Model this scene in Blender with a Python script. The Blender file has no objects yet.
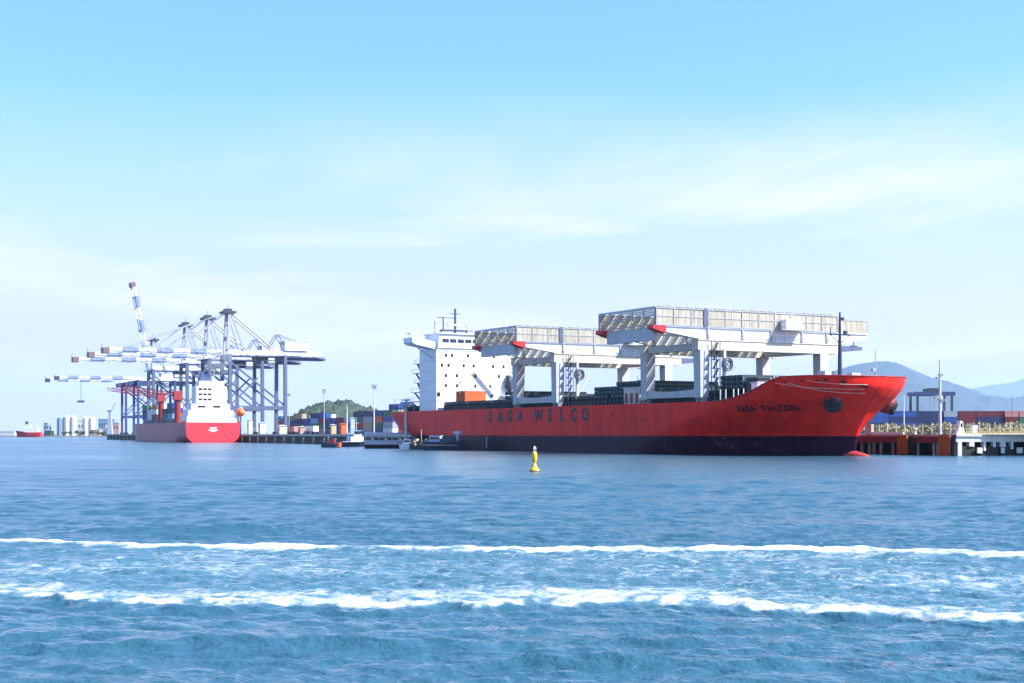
import bpy, math, random
import numpy as np
from mathutils import Vector
random.seed(7)
C = bpy.context.scene
col = C.collection
R = math.radians

# ------------------------------------------------------------------ camera
F = 1447.0                    # focal length in picture widths of 1024
cam_d = bpy.data.cameras.new('camera')
cam_d.sensor_width = 36.0
cam_d.lens = 36.0 * F / 1024
cam_d.shift_y = (434 - 341.5) / 1024
cam_d.clip_start = 0.5
cam_d.clip_end = 100000
cam = bpy.data.objects.new('camera', cam_d)
cam.location = (0, 0, 4.0)
cam.rotation_euler = (R(90), 0, 0)
col.objects.link(cam)
C.camera = cam

# ------------------------------------------------------------------ sky and sun
SUN_EL = 43.0
SUN_AZ = 107.0                # clockwise from +Y, the way the camera looks
w = bpy.data.worlds.new('World')
C.world = w
w.use_nodes = True
nt = w.node_tree
nt.nodes.clear()
def N(t, tree=None, **kw):
    n = (tree or nt).nodes.new(t)
    for k, v in kw.items():
        setattr(n, k, v)
    return n
out = N('ShaderNodeOutputWorld')
bg = N('ShaderNodeBackground')
bg.inputs['Strength'].default_value = 0.115
sky = N('ShaderNodeTexSky', sky_type='NISHITA')
sky.sun_disc = False
sky.sun_elevation = R(SUN_EL)
sky.sun_rotation = R(SUN_AZ)
sky.air_density = 1.0
sky.dust_density = 1.0
sky.ozone_density = 2.0
hs = N('ShaderNodeMix', data_type='RGBA', blend_type='MULTIPLY')          # the camera's cool white balance of the sky
hs.inputs['Factor'].default_value = 1
hs.inputs['B'].default_value = (0.50, 0.76, 1.0, 1)
tc = N('ShaderNodeTexCoord')
sep = N('ShaderNodeSeparateXYZ')
mz = N('ShaderNodeMath', operation='MAXIMUM'); mz.inputs[1].default_value = 0.02
az = N('ShaderNodeMath', operation='ADD'); az.inputs[1].default_value = 0.06
dx = N('ShaderNodeMath', operation='DIVIDE'); dy = N('ShaderNodeMath', operation='DIVIDE')
cmb = N('ShaderNodeCombineXYZ')
mp = N('ShaderNodeMapping')
mp.inputs['Scale'].default_value = (0.55, 0.42, 1)
mp.inputs['Location'].default_value = (2.6, 8.3, 0)
mp.inputs['Rotation'].default_value = (0, 0, R(-14))
no = N('ShaderNodeTexNoise')
no.inputs['Scale'].default_value = 1.1; no.inputs['Detail'].default_value = 7; no.inputs['Roughness'].default_value = 0.58
no.inputs['Distortion'].default_value = 0.35
rp = N('ShaderNodeMapRange'); rp.inputs['From Min'].default_value = 0.48; rp.inputs['From Max'].default_value = 0.70
rp.inputs['To Max'].default_value = 0.8
el = N('ShaderNodeMapRange'); el.inputs['From Min'].default_value = 0.24; el.inputs['From Max'].default_value = 0.15
mm = N('ShaderNodeMath', operation='MULTIPLY')
mx = N('ShaderNodeMix', data_type='RGBA')
mx.inputs['B'].default_value = (4.1, 3.85, 4.5, 1)
L = nt.links.new
L(tc.outputs['Generated'], sep.inputs[0])
L(sep.outputs['Z'], mz.inputs[0]); L(mz.outputs[0], az.inputs[0])
L(sep.outputs['X'], dx.inputs[0]); L(az.outputs[0], dx.inputs[1])
L(sep.outputs['Y'], dy.inputs[0]); L(az.outputs[0], dy.inputs[1])
L(dx.outputs[0], cmb.inputs[0]); L(dy.outputs[0], cmb.inputs[1])
L(cmb.outputs[0], mp.inputs[0]); L(mp.outputs[0], no.inputs['Vector'])
L(no.outputs[0], rp.inputs['Value']); L(sep.outputs['Z'], el.inputs['Value'])
L(rp.outputs[0], mm.inputs[0]); L(el.outputs[0], mm.inputs[1])
L(sky.outputs[0], hs.inputs['A'])
hb0 = N('ShaderNodeMapRange'); hb0.inputs['From Min'].default_value = 0.23; hb0.inputs['From Max'].default_value = 0.0; hb0.inputs['To Max'].default_value = 1.0
L(sep.outputs['Z'], hb0.inputs['Value'])
mh = N('ShaderNodeMix', data_type='RGBA'); mh.inputs['B'].default_value = (3.5, 2.62, 3.7, 1)
L(hb0.outputs[0], mh.inputs['Factor']); L(hs.outputs['Result'], mh.inputs['A'])
L(mm.outputs[0], mx.inputs['Factor']); L(mh.outputs['Result'], mx.inputs['A'])
L(mx.outputs['Result'], bg.inputs['Color'])
L(bg.outputs[0], out.inputs['Surface'])

sd = bpy.data.lights.new('sun', 'SUN')
sd.energy = 4.2
sd.angle = R(0.5)
sd.color = (1.0, 0.95, 0.87)
so = bpy.data.objects.new('sun', sd)
tosun = Vector((math.sin(R(SUN_AZ)) * math.cos(R(SUN_EL)), math.cos(R(SUN_AZ)) * math.cos(R(SUN_EL)), math.sin(R(SUN_EL))))
so.rotation_euler = tosun.to_track_quat('Z', 'Y').to_euler()
so.location = tosun * 500
col.objects.link(so)

vs = C.view_settings
vs.view_transform = 'Standard'
vs.look = 'None'
vs.gamma = 1
vs.use_curve_mapping = False
vs.exposure = 1.4
C.cycles.max_bounces = 6
C.cycles.volume_bounces = 1
C.cycles.transparent_max_bounces = 8

# ------------------------------------------------------------------ materials
def new_mat(name):
    m = bpy.data.materials.new(name)
    m.use_nodes = True
    t = m.node_tree
    return m, t, t.nodes['Principled BSDF']
def paint(name, c, rough=0.5, metal=0.0, var=0.16, scale=0.6, rust=0.0, bump=0.0, bscale=3.0):
    """paint with uneven patches, and streaks of rust where asked"""
    m, t, b = new_mat(name)
    tcn = N('ShaderNodeTexCoord', t)
    n1 = N('ShaderNodeTexNoise', t); n1.inputs['Scale'].default_value = scale; n1.inputs['Detail'].default_value = 6
    n1.inputs['Roughness'].default_value = 0.65
    t.links.new(tcn.outputs['Object'], n1.inputs['Vector'])
    mr = N('ShaderNodeMapRange', t); mr.inputs['From Min'].default_value = 0.3; mr.inputs['From Max'].default_value = 0.7
    mr.inputs['To Min'].default_value = 1 - var; mr.inputs['To Max'].default_value = 1 + var
    t.links.new(n1.outputs[0], mr.inputs['Value'])
    mul = N('ShaderNodeMix', t, data_type='RGBA', blend_type='MULTIPLY'); mul.inputs['Factor'].default_value = 1
    mul.inputs['A'].default_value = (*c, 1)
    t.links.new(mr.outputs[0], mul.inputs['B'])
    last = mul.outputs['Result']
    if rust > 0:
        mpn = N('ShaderNodeMapping', t); mpn.inputs['Scale'].default_value = (0.9, 0.9, 0.13)
        t.links.new(tcn.outputs['Object'], mpn.inputs[0])
        n2 = N('ShaderNodeTexNoise', t); n2.inputs['Scale'].default_value = 1.3; n2.inputs['Detail'].default_value = 8
        n2.inputs['Roughness'].default_value = 0.7
        t.links.new(mpn.outputs[0], n2.inputs['Vector'])
        r2 = N('ShaderNodeMapRange', t); r2.inputs['From Min'].default_value = 0.56; r2.inputs['From Max'].default_value = 0.78
        r2.inputs['To Max'].default_value = rust
        t.links.new(n2.outputs[0], r2.inputs['Value'])
        m2 = N('ShaderNodeMix', t, data_type='RGBA')
        m2.inputs['B'].default_value = (0.16, 0.075, 0.035, 1)
        t.links.new(r2.outputs[0], m2.inputs['Factor']); t.links.new(last, m2.inputs['A'])
        last = m2.outputs['Result']
    t.links.new(last, b.inputs['Base Color'])
    b.inputs['Roughness'].default_value = rough
    b.inputs['Metallic'].default_value = metal
    if bump > 0:
        n3 = N('ShaderNodeTexNoise', t); n3.inputs['Scale'].default_value = bscale; n3.inputs['Detail'].default_value = 4
        t.links.new(tcn.outputs['Object'], n3.inputs['Vector'])
        bp = N('ShaderNodeBump', t); bp.inputs['Strength'].default_value = bump; bp.inputs['Distance'].default_value = 0.2
        t.links.new(n3.outputs[0], bp.inputs['Height']); t.links.new(bp.outputs[0], b.inputs['Normal'])
    return m
M = {}
M['white'] = paint('white_paint', (0.78, 0.79, 0.80), 0.45, rust=0.10, var=0.05)
M['cream'] = paint('cream_paint', (0.56, 0.52, 0.44), 0.5, rust=0.45, var=0.14)
M['legs'] = paint('weathered_grey_paint', (0.44, 0.45, 0.46), 0.5, rust=0.35, var=.12)
M['grey'] = paint('grey_paint', (0.33, 0.36, 0.40), 0.5, rust=0.2)
M['palegrey'] = paint('pale_grey_paint', (0.55, 0.58, 0.62), 0.5, rust=0.15)
M['steel'] = paint('dark_steel', (0.045, 0.055, 0.075), 0.5)
M['navy'] = paint('navy_paint', (0.022, 0.035, 0.075), 0.5)
M['cranelegs'] = paint('blue_grey_paint', (0.085, 0.11, 0.19), 0.5, rust=0.1)
M['craneblue'] = paint('deep_blue_paint', (0.035, 0.06, 0.16), 0.5)
M['hatch'] = paint('hatch_green_black', (0.022, 0.036, 0.05), 0.55, rust=0.25)
M['deck'] = paint('deck_red_brown', (0.13, 0.035, 0.03), 0.7)
M['red'] = paint('red_paint', (0.50, 0.02, 0.025), 0.45)
M['darkred'] = paint('dark_red_paint', (0.28, 0.022, 0.03), 0.5, rust=0.2)
M['bulb'] = paint('pink_red_antifouling', (0.50, 0.06, 0.06), 0.35)
M['orange'] = paint('orange_paint', (0.62, 0.11, 0.03), 0.5, rust=0.1)
M['rustorange'] = paint('rust_orange_panel', (0.42, 0.10, 0.015), 0.6, rust=0.45, scale=1.5)
M['yellow'] = paint('buoy_yellow', (0.80, 0.45, 0.02), 0.4, var=0.1)
M['rail'] = paint('pale_yellow_paint', (0.48, 0.38, 0.20), 0.5, rust=0.4)
M['concrete'] = paint('concrete', (0.46, 0.44, 0.41), 0.85, rust=0.25, bump=0.3, scale=0.35)
M['whitewash'] = paint('white_concrete', (0.60, 0.58, 0.55), 0.8, rust=0.45, bump=0.2, scale=0.4)
M['quaydark'] = paint('dark_concrete', (0.035, 0.04, 0.045), 0.6, bump=0.3)  # near-black tone for the far quay wall and the pier's back wall
M['pile'] = paint('pale_pile_concrete', (0.42, 0.40, 0.36), 0.8, rust=0.3)
M['rubber'] = paint('black_rubber', (0.012, 0.012, 0.015), 0.7)
M['glass'] = paint('dark_window_glass', (0.02, 0.028, 0.04), 0.12, var=0.05)
M['rope'] = paint('pale_rope', (0.62, 0.55, 0.48), 0.8)
M['ground'] = paint('yard_asphalt', (0.10, 0.10, 0.10), 0.9, scale=0.02)
M['trunk'] = paint('bark', (0.08, 0.055, 0.035), 0.9)
M['boatblue'] = paint('boat_pale_blue', (0.30, 0.42, 0.60), 0.5)
M['canopy'] = paint('pale_canopy', (0.55, 0.48, 0.52), 0.6)
M['teal'] = paint('teal_paint', (0.06, 0.17, 0.16), 0.55)
M['skin'] = paint('skin', (0.35, 0.2, 0.14), 0.6)
M['cloth'] = paint('work_clothes', (0.45, 0.28, 0.08), 0.9)
M['silo'] = paint('silo_white', (0.72, 0.71, 0.68), 0.7, rust=0.15, scale=0.1)
M['farblue'] = paint('blue_grey_cladding', (0.18, 0.27, 0.40), 0.6, scale=0.05)
M['boomtip'] = paint('dull_red_paint', (0.20, 0.12, 0.13), 0.5)
M['brick'] = paint('pink_render', (0.45, 0.30, 0.28), 0.8, scale=0.1)
M['darkgreen'] = paint('dark_green_paint', (0.03, 0.06, 0.035), 0.6)
M['maroonbeam'] = paint('maroon_beam_paint', (0.20, 0.02, 0.03), 0.6, rust=0.3)

def leaf_mat(name, a, b_):
    m, t, b = new_mat(name)
    tcn = N('ShaderNodeTexCoord', t)
    n1 = N('ShaderNodeTexNoise', t); n1.inputs['Scale'].default_value = 0.35; n1.inputs['Detail'].default_value = 5
    t.links.new(tcn.outputs['Object'], n1.inputs['Vector'])
    mr = N('ShaderNodeMapRange', t); mr.inputs['From Min'].default_value = 0.35; mr.inputs['From Max'].default_value = 0.65
    t.links.new(n1.outputs[0], mr.inputs['Value'])
    mul = N('ShaderNodeMix', t, data_type='RGBA')
    mul.inputs['A'].default_value = (*a, 1); mul.inputs['B'].default_value = (*b_, 1)
    t.links.new(mr.outputs[0], mul.inputs['Factor'])
    t.links.new(mul.outputs['Result'], b.inputs['Base Color'])
    b.inputs['Roughness'].default_value = 0.75
    return m
M['leaf'] = leaf_mat('leaves', (0.035, 0.065, 0.02), (0.08, 0.12, 0.035))
M['dryleaf'] = leaf_mat('dry_shrub', (0.16, 0.16, 0.07), (0.40, 0.36, 0.22))
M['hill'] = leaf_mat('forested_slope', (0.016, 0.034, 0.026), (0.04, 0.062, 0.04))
M['bluehill'] = leaf_mat('haze_blue_forest', (0.010, 0.026, 0.045), (0.018, 0.038, 0.06))  # forest tone shifted to blue: distance haze put into the colour

def hull_paint(name, up, low, zline):
    """two coats of paint that meet at the load line, with weathering"""
    m, t, b = new_mat(name)
    tcn = N('ShaderNodeTexCoord', t)
    s = N('ShaderNodeSeparateXYZ', t)
    t.links.new(tcn.outputs['Object'], s.inputs[0])
    gt = N('ShaderNodeMath', t, operation='GREATER_THAN'); gt.inputs[1].default_value = zline
    t.links.new(s.outputs['Z'], gt.inputs[0])
    mixc = N('ShaderNodeMix', t, data_type='RGBA')
    mixc.inputs['A'].default_value = (*low, 1); mixc.inputs['B'].default_value = (*up, 1)
    t.links.new(gt.outputs[0], mixc.inputs['Factor'])
    mpn = N('ShaderNodeMapping', t); mpn.inputs['Scale'].default_value = (0.35, 0.35, 0.06)
    t.links.new(tcn.outputs['Object'], mpn.inputs[0])
    n2 = N('ShaderNodeTexNoise', t); n2.inputs['Scale'].default_value = 1.6; n2.inputs['Detail'].default_value = 9; n2.inputs['Roughness'].default_value = 0.68
    t.links.new(mpn.outputs[0], n2.inputs['Vector'])
    r2 = N('ShaderNodeMapRange', t); r2.inputs['From Min'].default_value = 0.30; r2.inputs['From Max'].default_value = 0.72
    r2.inputs['To Min'].default_value = 0.62; r2.inputs['To Max'].default_value = 1.2
    t.links.new(n2.outputs[0], r2.inputs['Value'])
    mul = N('ShaderNodeMix', t, data_type='RGBA', blend_type='MULTIPLY'); mul.inputs['Factor'].default_value = 1
    t.links.new(mixc.outputs['Result'], mul.inputs['A']); t.links.new(r2.outputs[0], mul.inputs['B'])
    # rust and dirt running down from the scuppers, and scuffs along the fenders
    mps = N('ShaderNodeMapping', t); mps.inputs['Scale'].default_value = (0.75, 0.75, 0.035)
    t.links.new(tcn.outputs['Object'], mps.inputs[0])
    ns = N('ShaderNodeTexNoise', t); ns.inputs['Scale'].default_value = 1.5; ns.inputs['Detail'].default_value = 6; ns.inputs['Roughness'].default_value = 0.75
    t.links.new(mps.outputs[0], ns.inputs['Vector'])
    rs_ = N('ShaderNodeMapRange', t); rs_.inputs['From Min'].default_value = 0.58; rs_.inputs['From Max'].default_value = 0.72; rs_.inputs['To Max'].default_value = 0.55
    t.links.new(ns.outputs[0], rs_.inputs['Value'])
    mst_ = N('ShaderNodeMix', t, data_type='RGBA'); mst_.inputs['B'].default_value = (0.20, 0.05, 0.035, 1)
    t.links.new(rs_.outputs[0], mst_.inputs['Factor']); t.links.new(mul.outputs['Result'], mst_.inputs['A'])
    nw = N('ShaderNodeTexNoise', t); nw.inputs['Scale'].default_value = 0.22; nw.inputs['Detail'].default_value = 9; nw.inputs['Roughness'].default_value = 0.8
    t.links.new(tcn.outputs['Object'], nw.inputs['Vector'])
    rw = N('ShaderNodeMapRange', t); rw.inputs['From Min'].default_value = 0.56; rw.inputs['From Max'].default_value = 0.70; rw.inputs['To Max'].default_value = 0.30
    t.links.new(nw.outputs[0], rw.inputs['Value'])
    mw = N('ShaderNodeMix', t, data_type='RGBA'); mw.inputs['B'].default_value = (0.42, 0.16, 0.15, 1)
    t.links.new(rw.outputs[0], mw.inputs['Factor']); t.links.new(mst_.outputs['Result'], mw.inputs['A'])
    mul = mw
    # shell plating: faint seams
    br = N('ShaderNodeTexBrick', t); br.inputs['Scale'].default_value = 1.0
    br.inputs['Brick Width'].default_value = 9.0; br.inputs['Row Height'].default_value = 2.4; br.inputs['Mortar Size'].default_value = 0.035
    cx = N('ShaderNodeCombineXYZ', t)
    t.links.new(s.outputs['X'], cx.inputs[0]); t.links.new(s.outputs['Z'], cx.inputs[1])
    t.links.new(cx.outputs[0], br.inputs['Vector'])
    bp = N('ShaderNodeBump', t); bp.inputs['Strength'].default_value = 0.25; bp.inputs['Distance'].default_value = 0.05
    bp.invert = True
    t.links.new(br.outputs['Fac'], bp.inputs['Height'])
    n4 = N('ShaderNodeTexNoise', t); n4.inputs['Scale'].default_value = 0.35; n4.inputs['Detail'].default_value = 2
    t.links.new(tcn.outputs['Object'], n4.inputs['Vector'])
    bp2 = N('ShaderNodeBump', t); bp2.inputs['Strength'].default_value = 0.12; bp2.inputs['Distance'].default_value = 0.3
    t.links.new(n4.outputs[0], bp2.inputs['Height']); t.links.new(bp.outputs[0], bp2.inputs['Normal'])
    t.links.new(bp2.outputs[0], b.inputs['Normal'])
    t.links.new(mul.outputs['Result'], b.inputs['Base Color'])
    b.inputs['Roughness'].default_value = 0.34
    b.inputs['Specular IOR Level'].default_value = 0.12
    return m
M['hull'] = hull_paint('bulk_carrier_hull', (0.90, 0.028, 0.018), (0.028, 0.004, 0.024), 3.62)
M['hull_left'] = hull_paint('feeder_hull', (0.42, 0.09, 0.10), (0.25, 0.03, 0.035), 1.2)

def stripe_mat(name, a, b_, period):
    m, t, b = new_mat(name)
    tcn = N('ShaderNodeTexCoord', t)
    s = N('ShaderNodeSeparateXYZ', t); t.links.new(tcn.outputs['Object'], s.inputs[0])
    dv = N('ShaderNodeMath', t, operation='DIVIDE'); dv.inputs[1].default_value = period
    t.links.new(s.outputs['X'], dv.inputs[0])
    fr = N('ShaderNodeMath', t, operation='FRACT'); t.links.new(dv.outputs[0], fr.inputs[0])
    gt = N('ShaderNodeMath', t, operation='GREATER_THAN'); gt.inputs[1].default_value = 0.52
    t.links.new(fr.outputs[0], gt.inputs[0])
    mi = N('ShaderNodeMix', t, data_type='RGBA'); mi.inputs['A'].default_value = (*a, 1); mi.inputs['B'].default_value = (*b_, 1)
    t.links.new(gt.outputs[0], mi.inputs['Factor']); t.links.new(mi.outputs['Result'], b.inputs['Base Color'])
    b.inputs['Roughness'].default_value = 0.5
    return m
M['boom'] = stripe_mat('white_and_blue_bands', (0.76, 0.77, 0.78), (0.23, 0.31, 0.46), 17.5)

def sheet_mat(name):
    """ribbed rain cover that lets some light through"""
    m, t, b = new_mat(name)
    tcn = N('ShaderNodeTexCoord', t)
    mpn = N('ShaderNodeMapping', t); mpn.inputs['Scale'].default_value = (1, 1, 0.12)
    t.links.new(tcn.outputs['Object'], mpn.inputs[0])
    n2 = N('ShaderNodeTexNoise', t); n2.inputs['Scale'].default_value = 0.9; n2.inputs['Detail'].default_value = 8; n2.inputs['Roughness'].default_value = 0.7
    t.links.new(mpn.outputs[0], n2.inputs['Vector'])
    rr = N('ShaderNodeValToRGB', t)
    rr.color_ramp.elements[0].position = 0.32; rr.color_ramp.elements[0].color = (0.48, 0.42, 0.31, 1)
    rr.color_ramp.elements[1].position = 0.56; rr.color_ramp.elements[1].color = (0.74, 0.70, 0.61, 1)
    t.links.new(n2.outputs[0], rr.inputs[0])
    t.links.new(rr.outputs[0], b.inputs['Base Color'])
    b.inputs['Roughness'].default_value = 0.6
    tr = N('ShaderNodeBsdfTranslucent', t); t.links.new(rr.outputs[0], tr.inputs['Color'])
    mi = N('ShaderNodeMixShader', t); mi.inputs[0].default_value = 0.45
    o = t.nodes['Material Output']
    t.links.new(b.outputs[0], mi.inputs[1]); t.links.new(tr.outputs[0], mi.inputs[2]); t.links.new(mi.outputs[0], o.inputs['Surface'])
    return m
M['sheet'] = sheet_mat('ribbed_rain_cover')

# ------------------------------------------------------------------ mesh helpers
class MB:
    def __init__(s):
        s.v = []; s.f = []
    def add(s, vs_, fs):
        o = len(s.v)
        s.v += [tuple(x) for x in vs_]
        s.f += [tuple(i + o for i in q) for q in fs]
        return s
    def box(s, x0, x1, y0, y1, z0, z1):
        return s.add([(x0, y0, z0), (x1, y0, z0), (x1, y1, z0), (x0, y1, z0), (x0, y0, z1), (x1, y0, z1), (x1, y1, z1), (x0, y1, z1)],
                     [(0, 3, 2, 1), (4, 5, 6, 7), (0, 1, 5, 4), (1, 2, 6, 5), (2, 3, 7, 6), (3, 0, 4, 7)])
    def taper(s, b0, b1):
        """box between two (x0,x1,y0,y1,z) rectangles"""
        x0, x1, y0, y1, z0 = b0; a0, a1, c0, c1, z1 = b1
        return s.add([(x0, y0, z0), (x1, y0, z0), (x1, y1, z0), (x0, y1, z0), (a0, c0, z1), (a1, c0, z1), (a1, c1, z1), (a0, c1, z1)],
                     [(0, 3, 2, 1), (4, 5, 6, 7), (0, 1, 5, 4), (1, 2, 6, 5), (2, 3, 7, 6), (3, 0, 4, 7)])
    def beam(s, p, q, w_, h_):
        p = Vector(p); q = Vector(q); d = (q - p).normalized()
        up = Vector((0, 0, 1)) if abs(d.z) < 0.95 else Vector((1, 0, 0))
        a = d.cross(up).normalized() * w_ / 2; b = a.cross(d).normalized() * h_ / 2
        return s.add([p - a - b, p + a - b, p + a + b, p - a + b, q - a - b, q + a - b, q + a + b, q - a + b],
                     [(0, 1, 2, 3), (7, 6, 5, 4), (1, 0, 4, 5), (2, 1, 5, 6), (3, 2, 6, 7), (0, 3, 7, 4)])
    def tube(s, pts, r, n=8):
        pts = [Vector(p) for p in pts]
        rs = r if isinstance(r, (list, tuple)) else [r] * len(pts)
        o = len(s.v)
        for i, p in enumerate(pts):
            d = (pts[min(i + 1, len(pts) - 1)] - pts[max(i - 1, 0)]).normalized()
            up = Vector((0, 0, 1)) if abs(d.z) < 0.95 else Vector((1, 0, 0))
            a = d.cross(up).normalized(); b = a.cross(d).normalized()
            for k in range(n):
                t = 2 * math.pi * k / n
                s.v.append(tuple(p + (a * math.cos(t) + b * math.sin(t)) * rs[i]))
        for i in range(len(pts) - 1):
            for k in range(n):
                s.f.append((o + i * n + k, o + i * n + (k + 1) % n, o + (i + 1) * n + (k + 1) % n, o + (i + 1) * n + k))
        s.f.append(tuple(o + k for k in range(n))[::-1])
        s.f.append(tuple(o + (len(pts) - 1) * n + k for k in range(n)))
        return s
    def lathe(s, prof, n=16, cx=0, cy=0):
        o = len(s.v)
        for r, z in prof:
            for k in range(n):
                t = 2 * math.pi * k / n
                s.v.append((cx + r * math.cos(t), cy + r * math.sin(t), z))
        for i in range(len(prof) - 1):
            for k in range(n):
                s.f.append((o + i * n + k, o + i * n + (k + 1) % n, o + (i + 1) * n + (k + 1) % n, o + (i + 1) * n + k))
        s.f.append(tuple(o + k for k in range(n))[::-1])
        s.f.append(tuple(o + (len(prof) - 1) * n + k for k in range(n)))
        return s
    def prism(s, poly, axis, a, b):
        """polygon in the other two axes, extruded along axis from a to b"""
        n = len(poly)
        def P(u, v, t):
            return (t, u, v) if axis == 'x' else (u, t, v) if axis == 'y' else (u, v, t)
        vs_ = [P(u, v, a) for u, v in poly] + [P(u, v, b) for u, v in poly]
        fs = [tuple(range(n))[::-1], tuple(range(n, 2 * n))] + [(i, (i + 1) % n, n + (i + 1) % n, n + i) for i in range(n)]
        return s.add(vs_, fs)
    def truss(s, p, q, h_, n, r, width=None):
        """flat lattice girder hanging below the line p-q"""
        p = Vector(p); q = Vector(q); dn = Vector((0, 0, -h_))
        s.beam(p, q, r, r); s.beam(p + dn, q + dn, r, r)
        for i in range(n + 1):
            a = p.lerp(q, i / n)
            s.beam(a, a + dn, r * .7, r * .7)
            if i < n:
                b = p.lerp(q, (i + 1) / n)
                s.beam(a if i % 2 else a + dn, b + dn if i % 2 else b, r * .7, r * .7)
        return s
    def build(s, name, mat, parent=None, smooth=False, loc=None, fix=True):
        me = bpy.data.meshes.new(name)
        me.from_pydata(s.v, [], s.f)
        if fix:
            import bmesh
            bm = bmesh.new(); bm.from_mesh(me)
            bmesh.ops.recalc_face_normals(bm, faces=bm.faces)
            bm.to_mesh(me); bm.free()
        me.materials.append(M[mat] if isinstance(mat, str) else mat)
        if smooth:
            me.polygons.foreach_set('use_smooth', [True] * len(me.polygons))
        o = bpy.data.objects.new(name, me)
        col.objects.link(o)
        if parent is not None:
            o.parent = parent
        if loc is not None:
            o.location = loc
        return o
def tag(o, label, cat, group=None):
    o['label'] = label; o['category'] = cat
    if group: o['group'] = group
    return o
def thing(name, label, cat, loc=(0, 0, 0), rz=0.0, group=None):
    o = bpy.data.objects.new(name, None)
    o.empty_display_size = 0.5
    col.objects.link(o); o.location = loc; o.rotation_euler = (0, 0, rz)
    return tag(o, label, cat, group)
def struct(o, kind='structure'):
    o['kind'] = kind
    return o
def copy_tree(o, loc=None, rz=None, label=None, parent=None):
    c = o.copy(); col.objects.link(c)
    if parent is not None: c.parent = parent
    if loc is not None: c.location = loc
    if rz is not None: c.rotation_euler = (0, 0, rz)
    if label: c['label'] = label
    for ch in list(o.children):
        copy_tree(ch, parent=c)
    return c
def sx(px, Z):
    """sideways distance of the sight line through column px at depth Z"""
    return (px - 512) / F * Z
def hz(py, Z):
    """height of the sight line through row py at depth Z"""
    return 4 + (434 - py) / F * Z

# ------------------------------------------------------------------ value noise
_rng = np.random.default_rng(3)
_T = _rng.random((256, 256))
def vnoise(x, y):
    xi = np.floor(x).astype(int); yi = np.floor(y).astype(int)
    fx = x - xi; fy = y - yi
    fx = fx * fx * (3 - 2 * fx); fy = fy * fy * (3 - 2 * fy)
    a = _T[xi & 255, yi & 255]; b = _T[(xi + 1) & 255, yi & 255]
    c = _T[xi & 255, (yi + 1) & 255]; d = _T[(xi + 1) & 255, (yi + 1) & 255]
    return (a * (1 - fx) + b * fx) * (1 - fy) + (c * (1 - fx) + d * fx) * fy
def fbm(x, y, o=4):
    s = 0; a = 0.5; t = 0
    for i in range(o):
        s = s + a * vnoise(x * 2 ** i + 17.3 * i, y * 2 ** i + 5.1 * i); t += a; a *= 0.5
    return s / t

# ------------------------------------------------------------------ water
def grid_mesh(name, X, Y, Zz, attrs=None):
    nr, nc = X.shape
    me = bpy.data.meshes.new(name)
    me.vertices.add(nr * nc)
    me.vertices.foreach_set('co', np.stack([X, Y, Zz], -1).astype(np.float32).ravel())
    i = np.arange((nr - 1) * (nc - 1)); r = i // (nc - 1); c = i % (nc - 1)
    a = r * nc + c
    q = np.stack([a, a + 1, a + nc + 1, a + nc], -1).astype(np.int32)
    me.loops.add(q.size); me.polygons.add(len(q))
    me.loops.foreach_set('vertex_index', q.ravel())
    me.polygons.foreach_set('loop_start', np.arange(0, q.size, 4, dtype=np.int32))
    me.polygons.foreach_set('loop_total', np.full(len(q), 4, dtype=np.int32))
    me.polygons.foreach_set('use_smooth', np.ones(len(q), bool))
    for k, v in (attrs or {}).items():
        at_ = me.attributes.new(k, 'FLOAT', 'POINT'); at_.data.foreach_set('value', v.astype(np.float32).ravel())
    me.update(); me.validate()
    return me

rows_near = np.concatenate([np.linspace(520, 249, 120), np.linspace(248.6, 24, 640), np.geomspace(23.8, 0.33, 110)])
dist = 4 * F / rows_near
ang = np.concatenate([np.linspace(-70, -23, 110)[:-1], np.linspace(-23, 23, 1150), np.linspace(23, 70, 110)[1:]])
TA = np.tan(np.radians(ang))
DD, AA = np.meshgrid(dist, TA, indexing='ij')
WX = DD * AA; WY = DD.copy()
# spacing of the rows limits how short a wave each distance can carry
step = np.gradient(dist)[:, None] * np.ones_like(WX)
rng = np.random.default_rng(11)
H = np.zeros_like(WX); lost = np.zeros_like(WX)
for lam0, n, amp in ((9.0, 7, 0.008), (5.0, 9, 0.007), (3.0, 12, 0.0075), (1.6, 22, 0.0085), (0.9, 28, 0.0062), (0.5, 26, 0.0032)):
    for i in range(n):
        lam = lam0 * rng.uniform(0.75, 1.35)
        th = R(84) + rng.normal(0, 0.30 if lam0 > 4 else 0.55)
        k = 2 * math.pi / lam
        ph = rng.uniform(0, 6.28)
        lost += (k * amp) ** 2 * (1 - np.clip((lam / (2.6 * step)) - 0.6, 0, 1)); fade = np.clip((lam / (2.6 * step)) - 0.6, 0, 1)
        arg = k * (WX * math.cos(th) + WY * math.sin(th)) + ph + 2.2 * vnoise(WX / (lam * 4) + i, WY / (lam * 4) + ph)
        sn = np.sin(arg)
        open_ = 1 + (2.2 * np.clip((WY - 58) / 60, 0, 1) if lam0 >= 3 else 0.8 * np.clip((WY - 58) / 60, 0, 1))     # rougher out in the channel
        H += open_ * amp * rng.uniform(0.5, 1.1) * fade * (sn + 0.22 * np.cos(2 * arg))
gust = 0.35 + 1.3 * fbm(WX / 38 + 4, WY / 26 + 9, 4)
H *= gust
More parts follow.
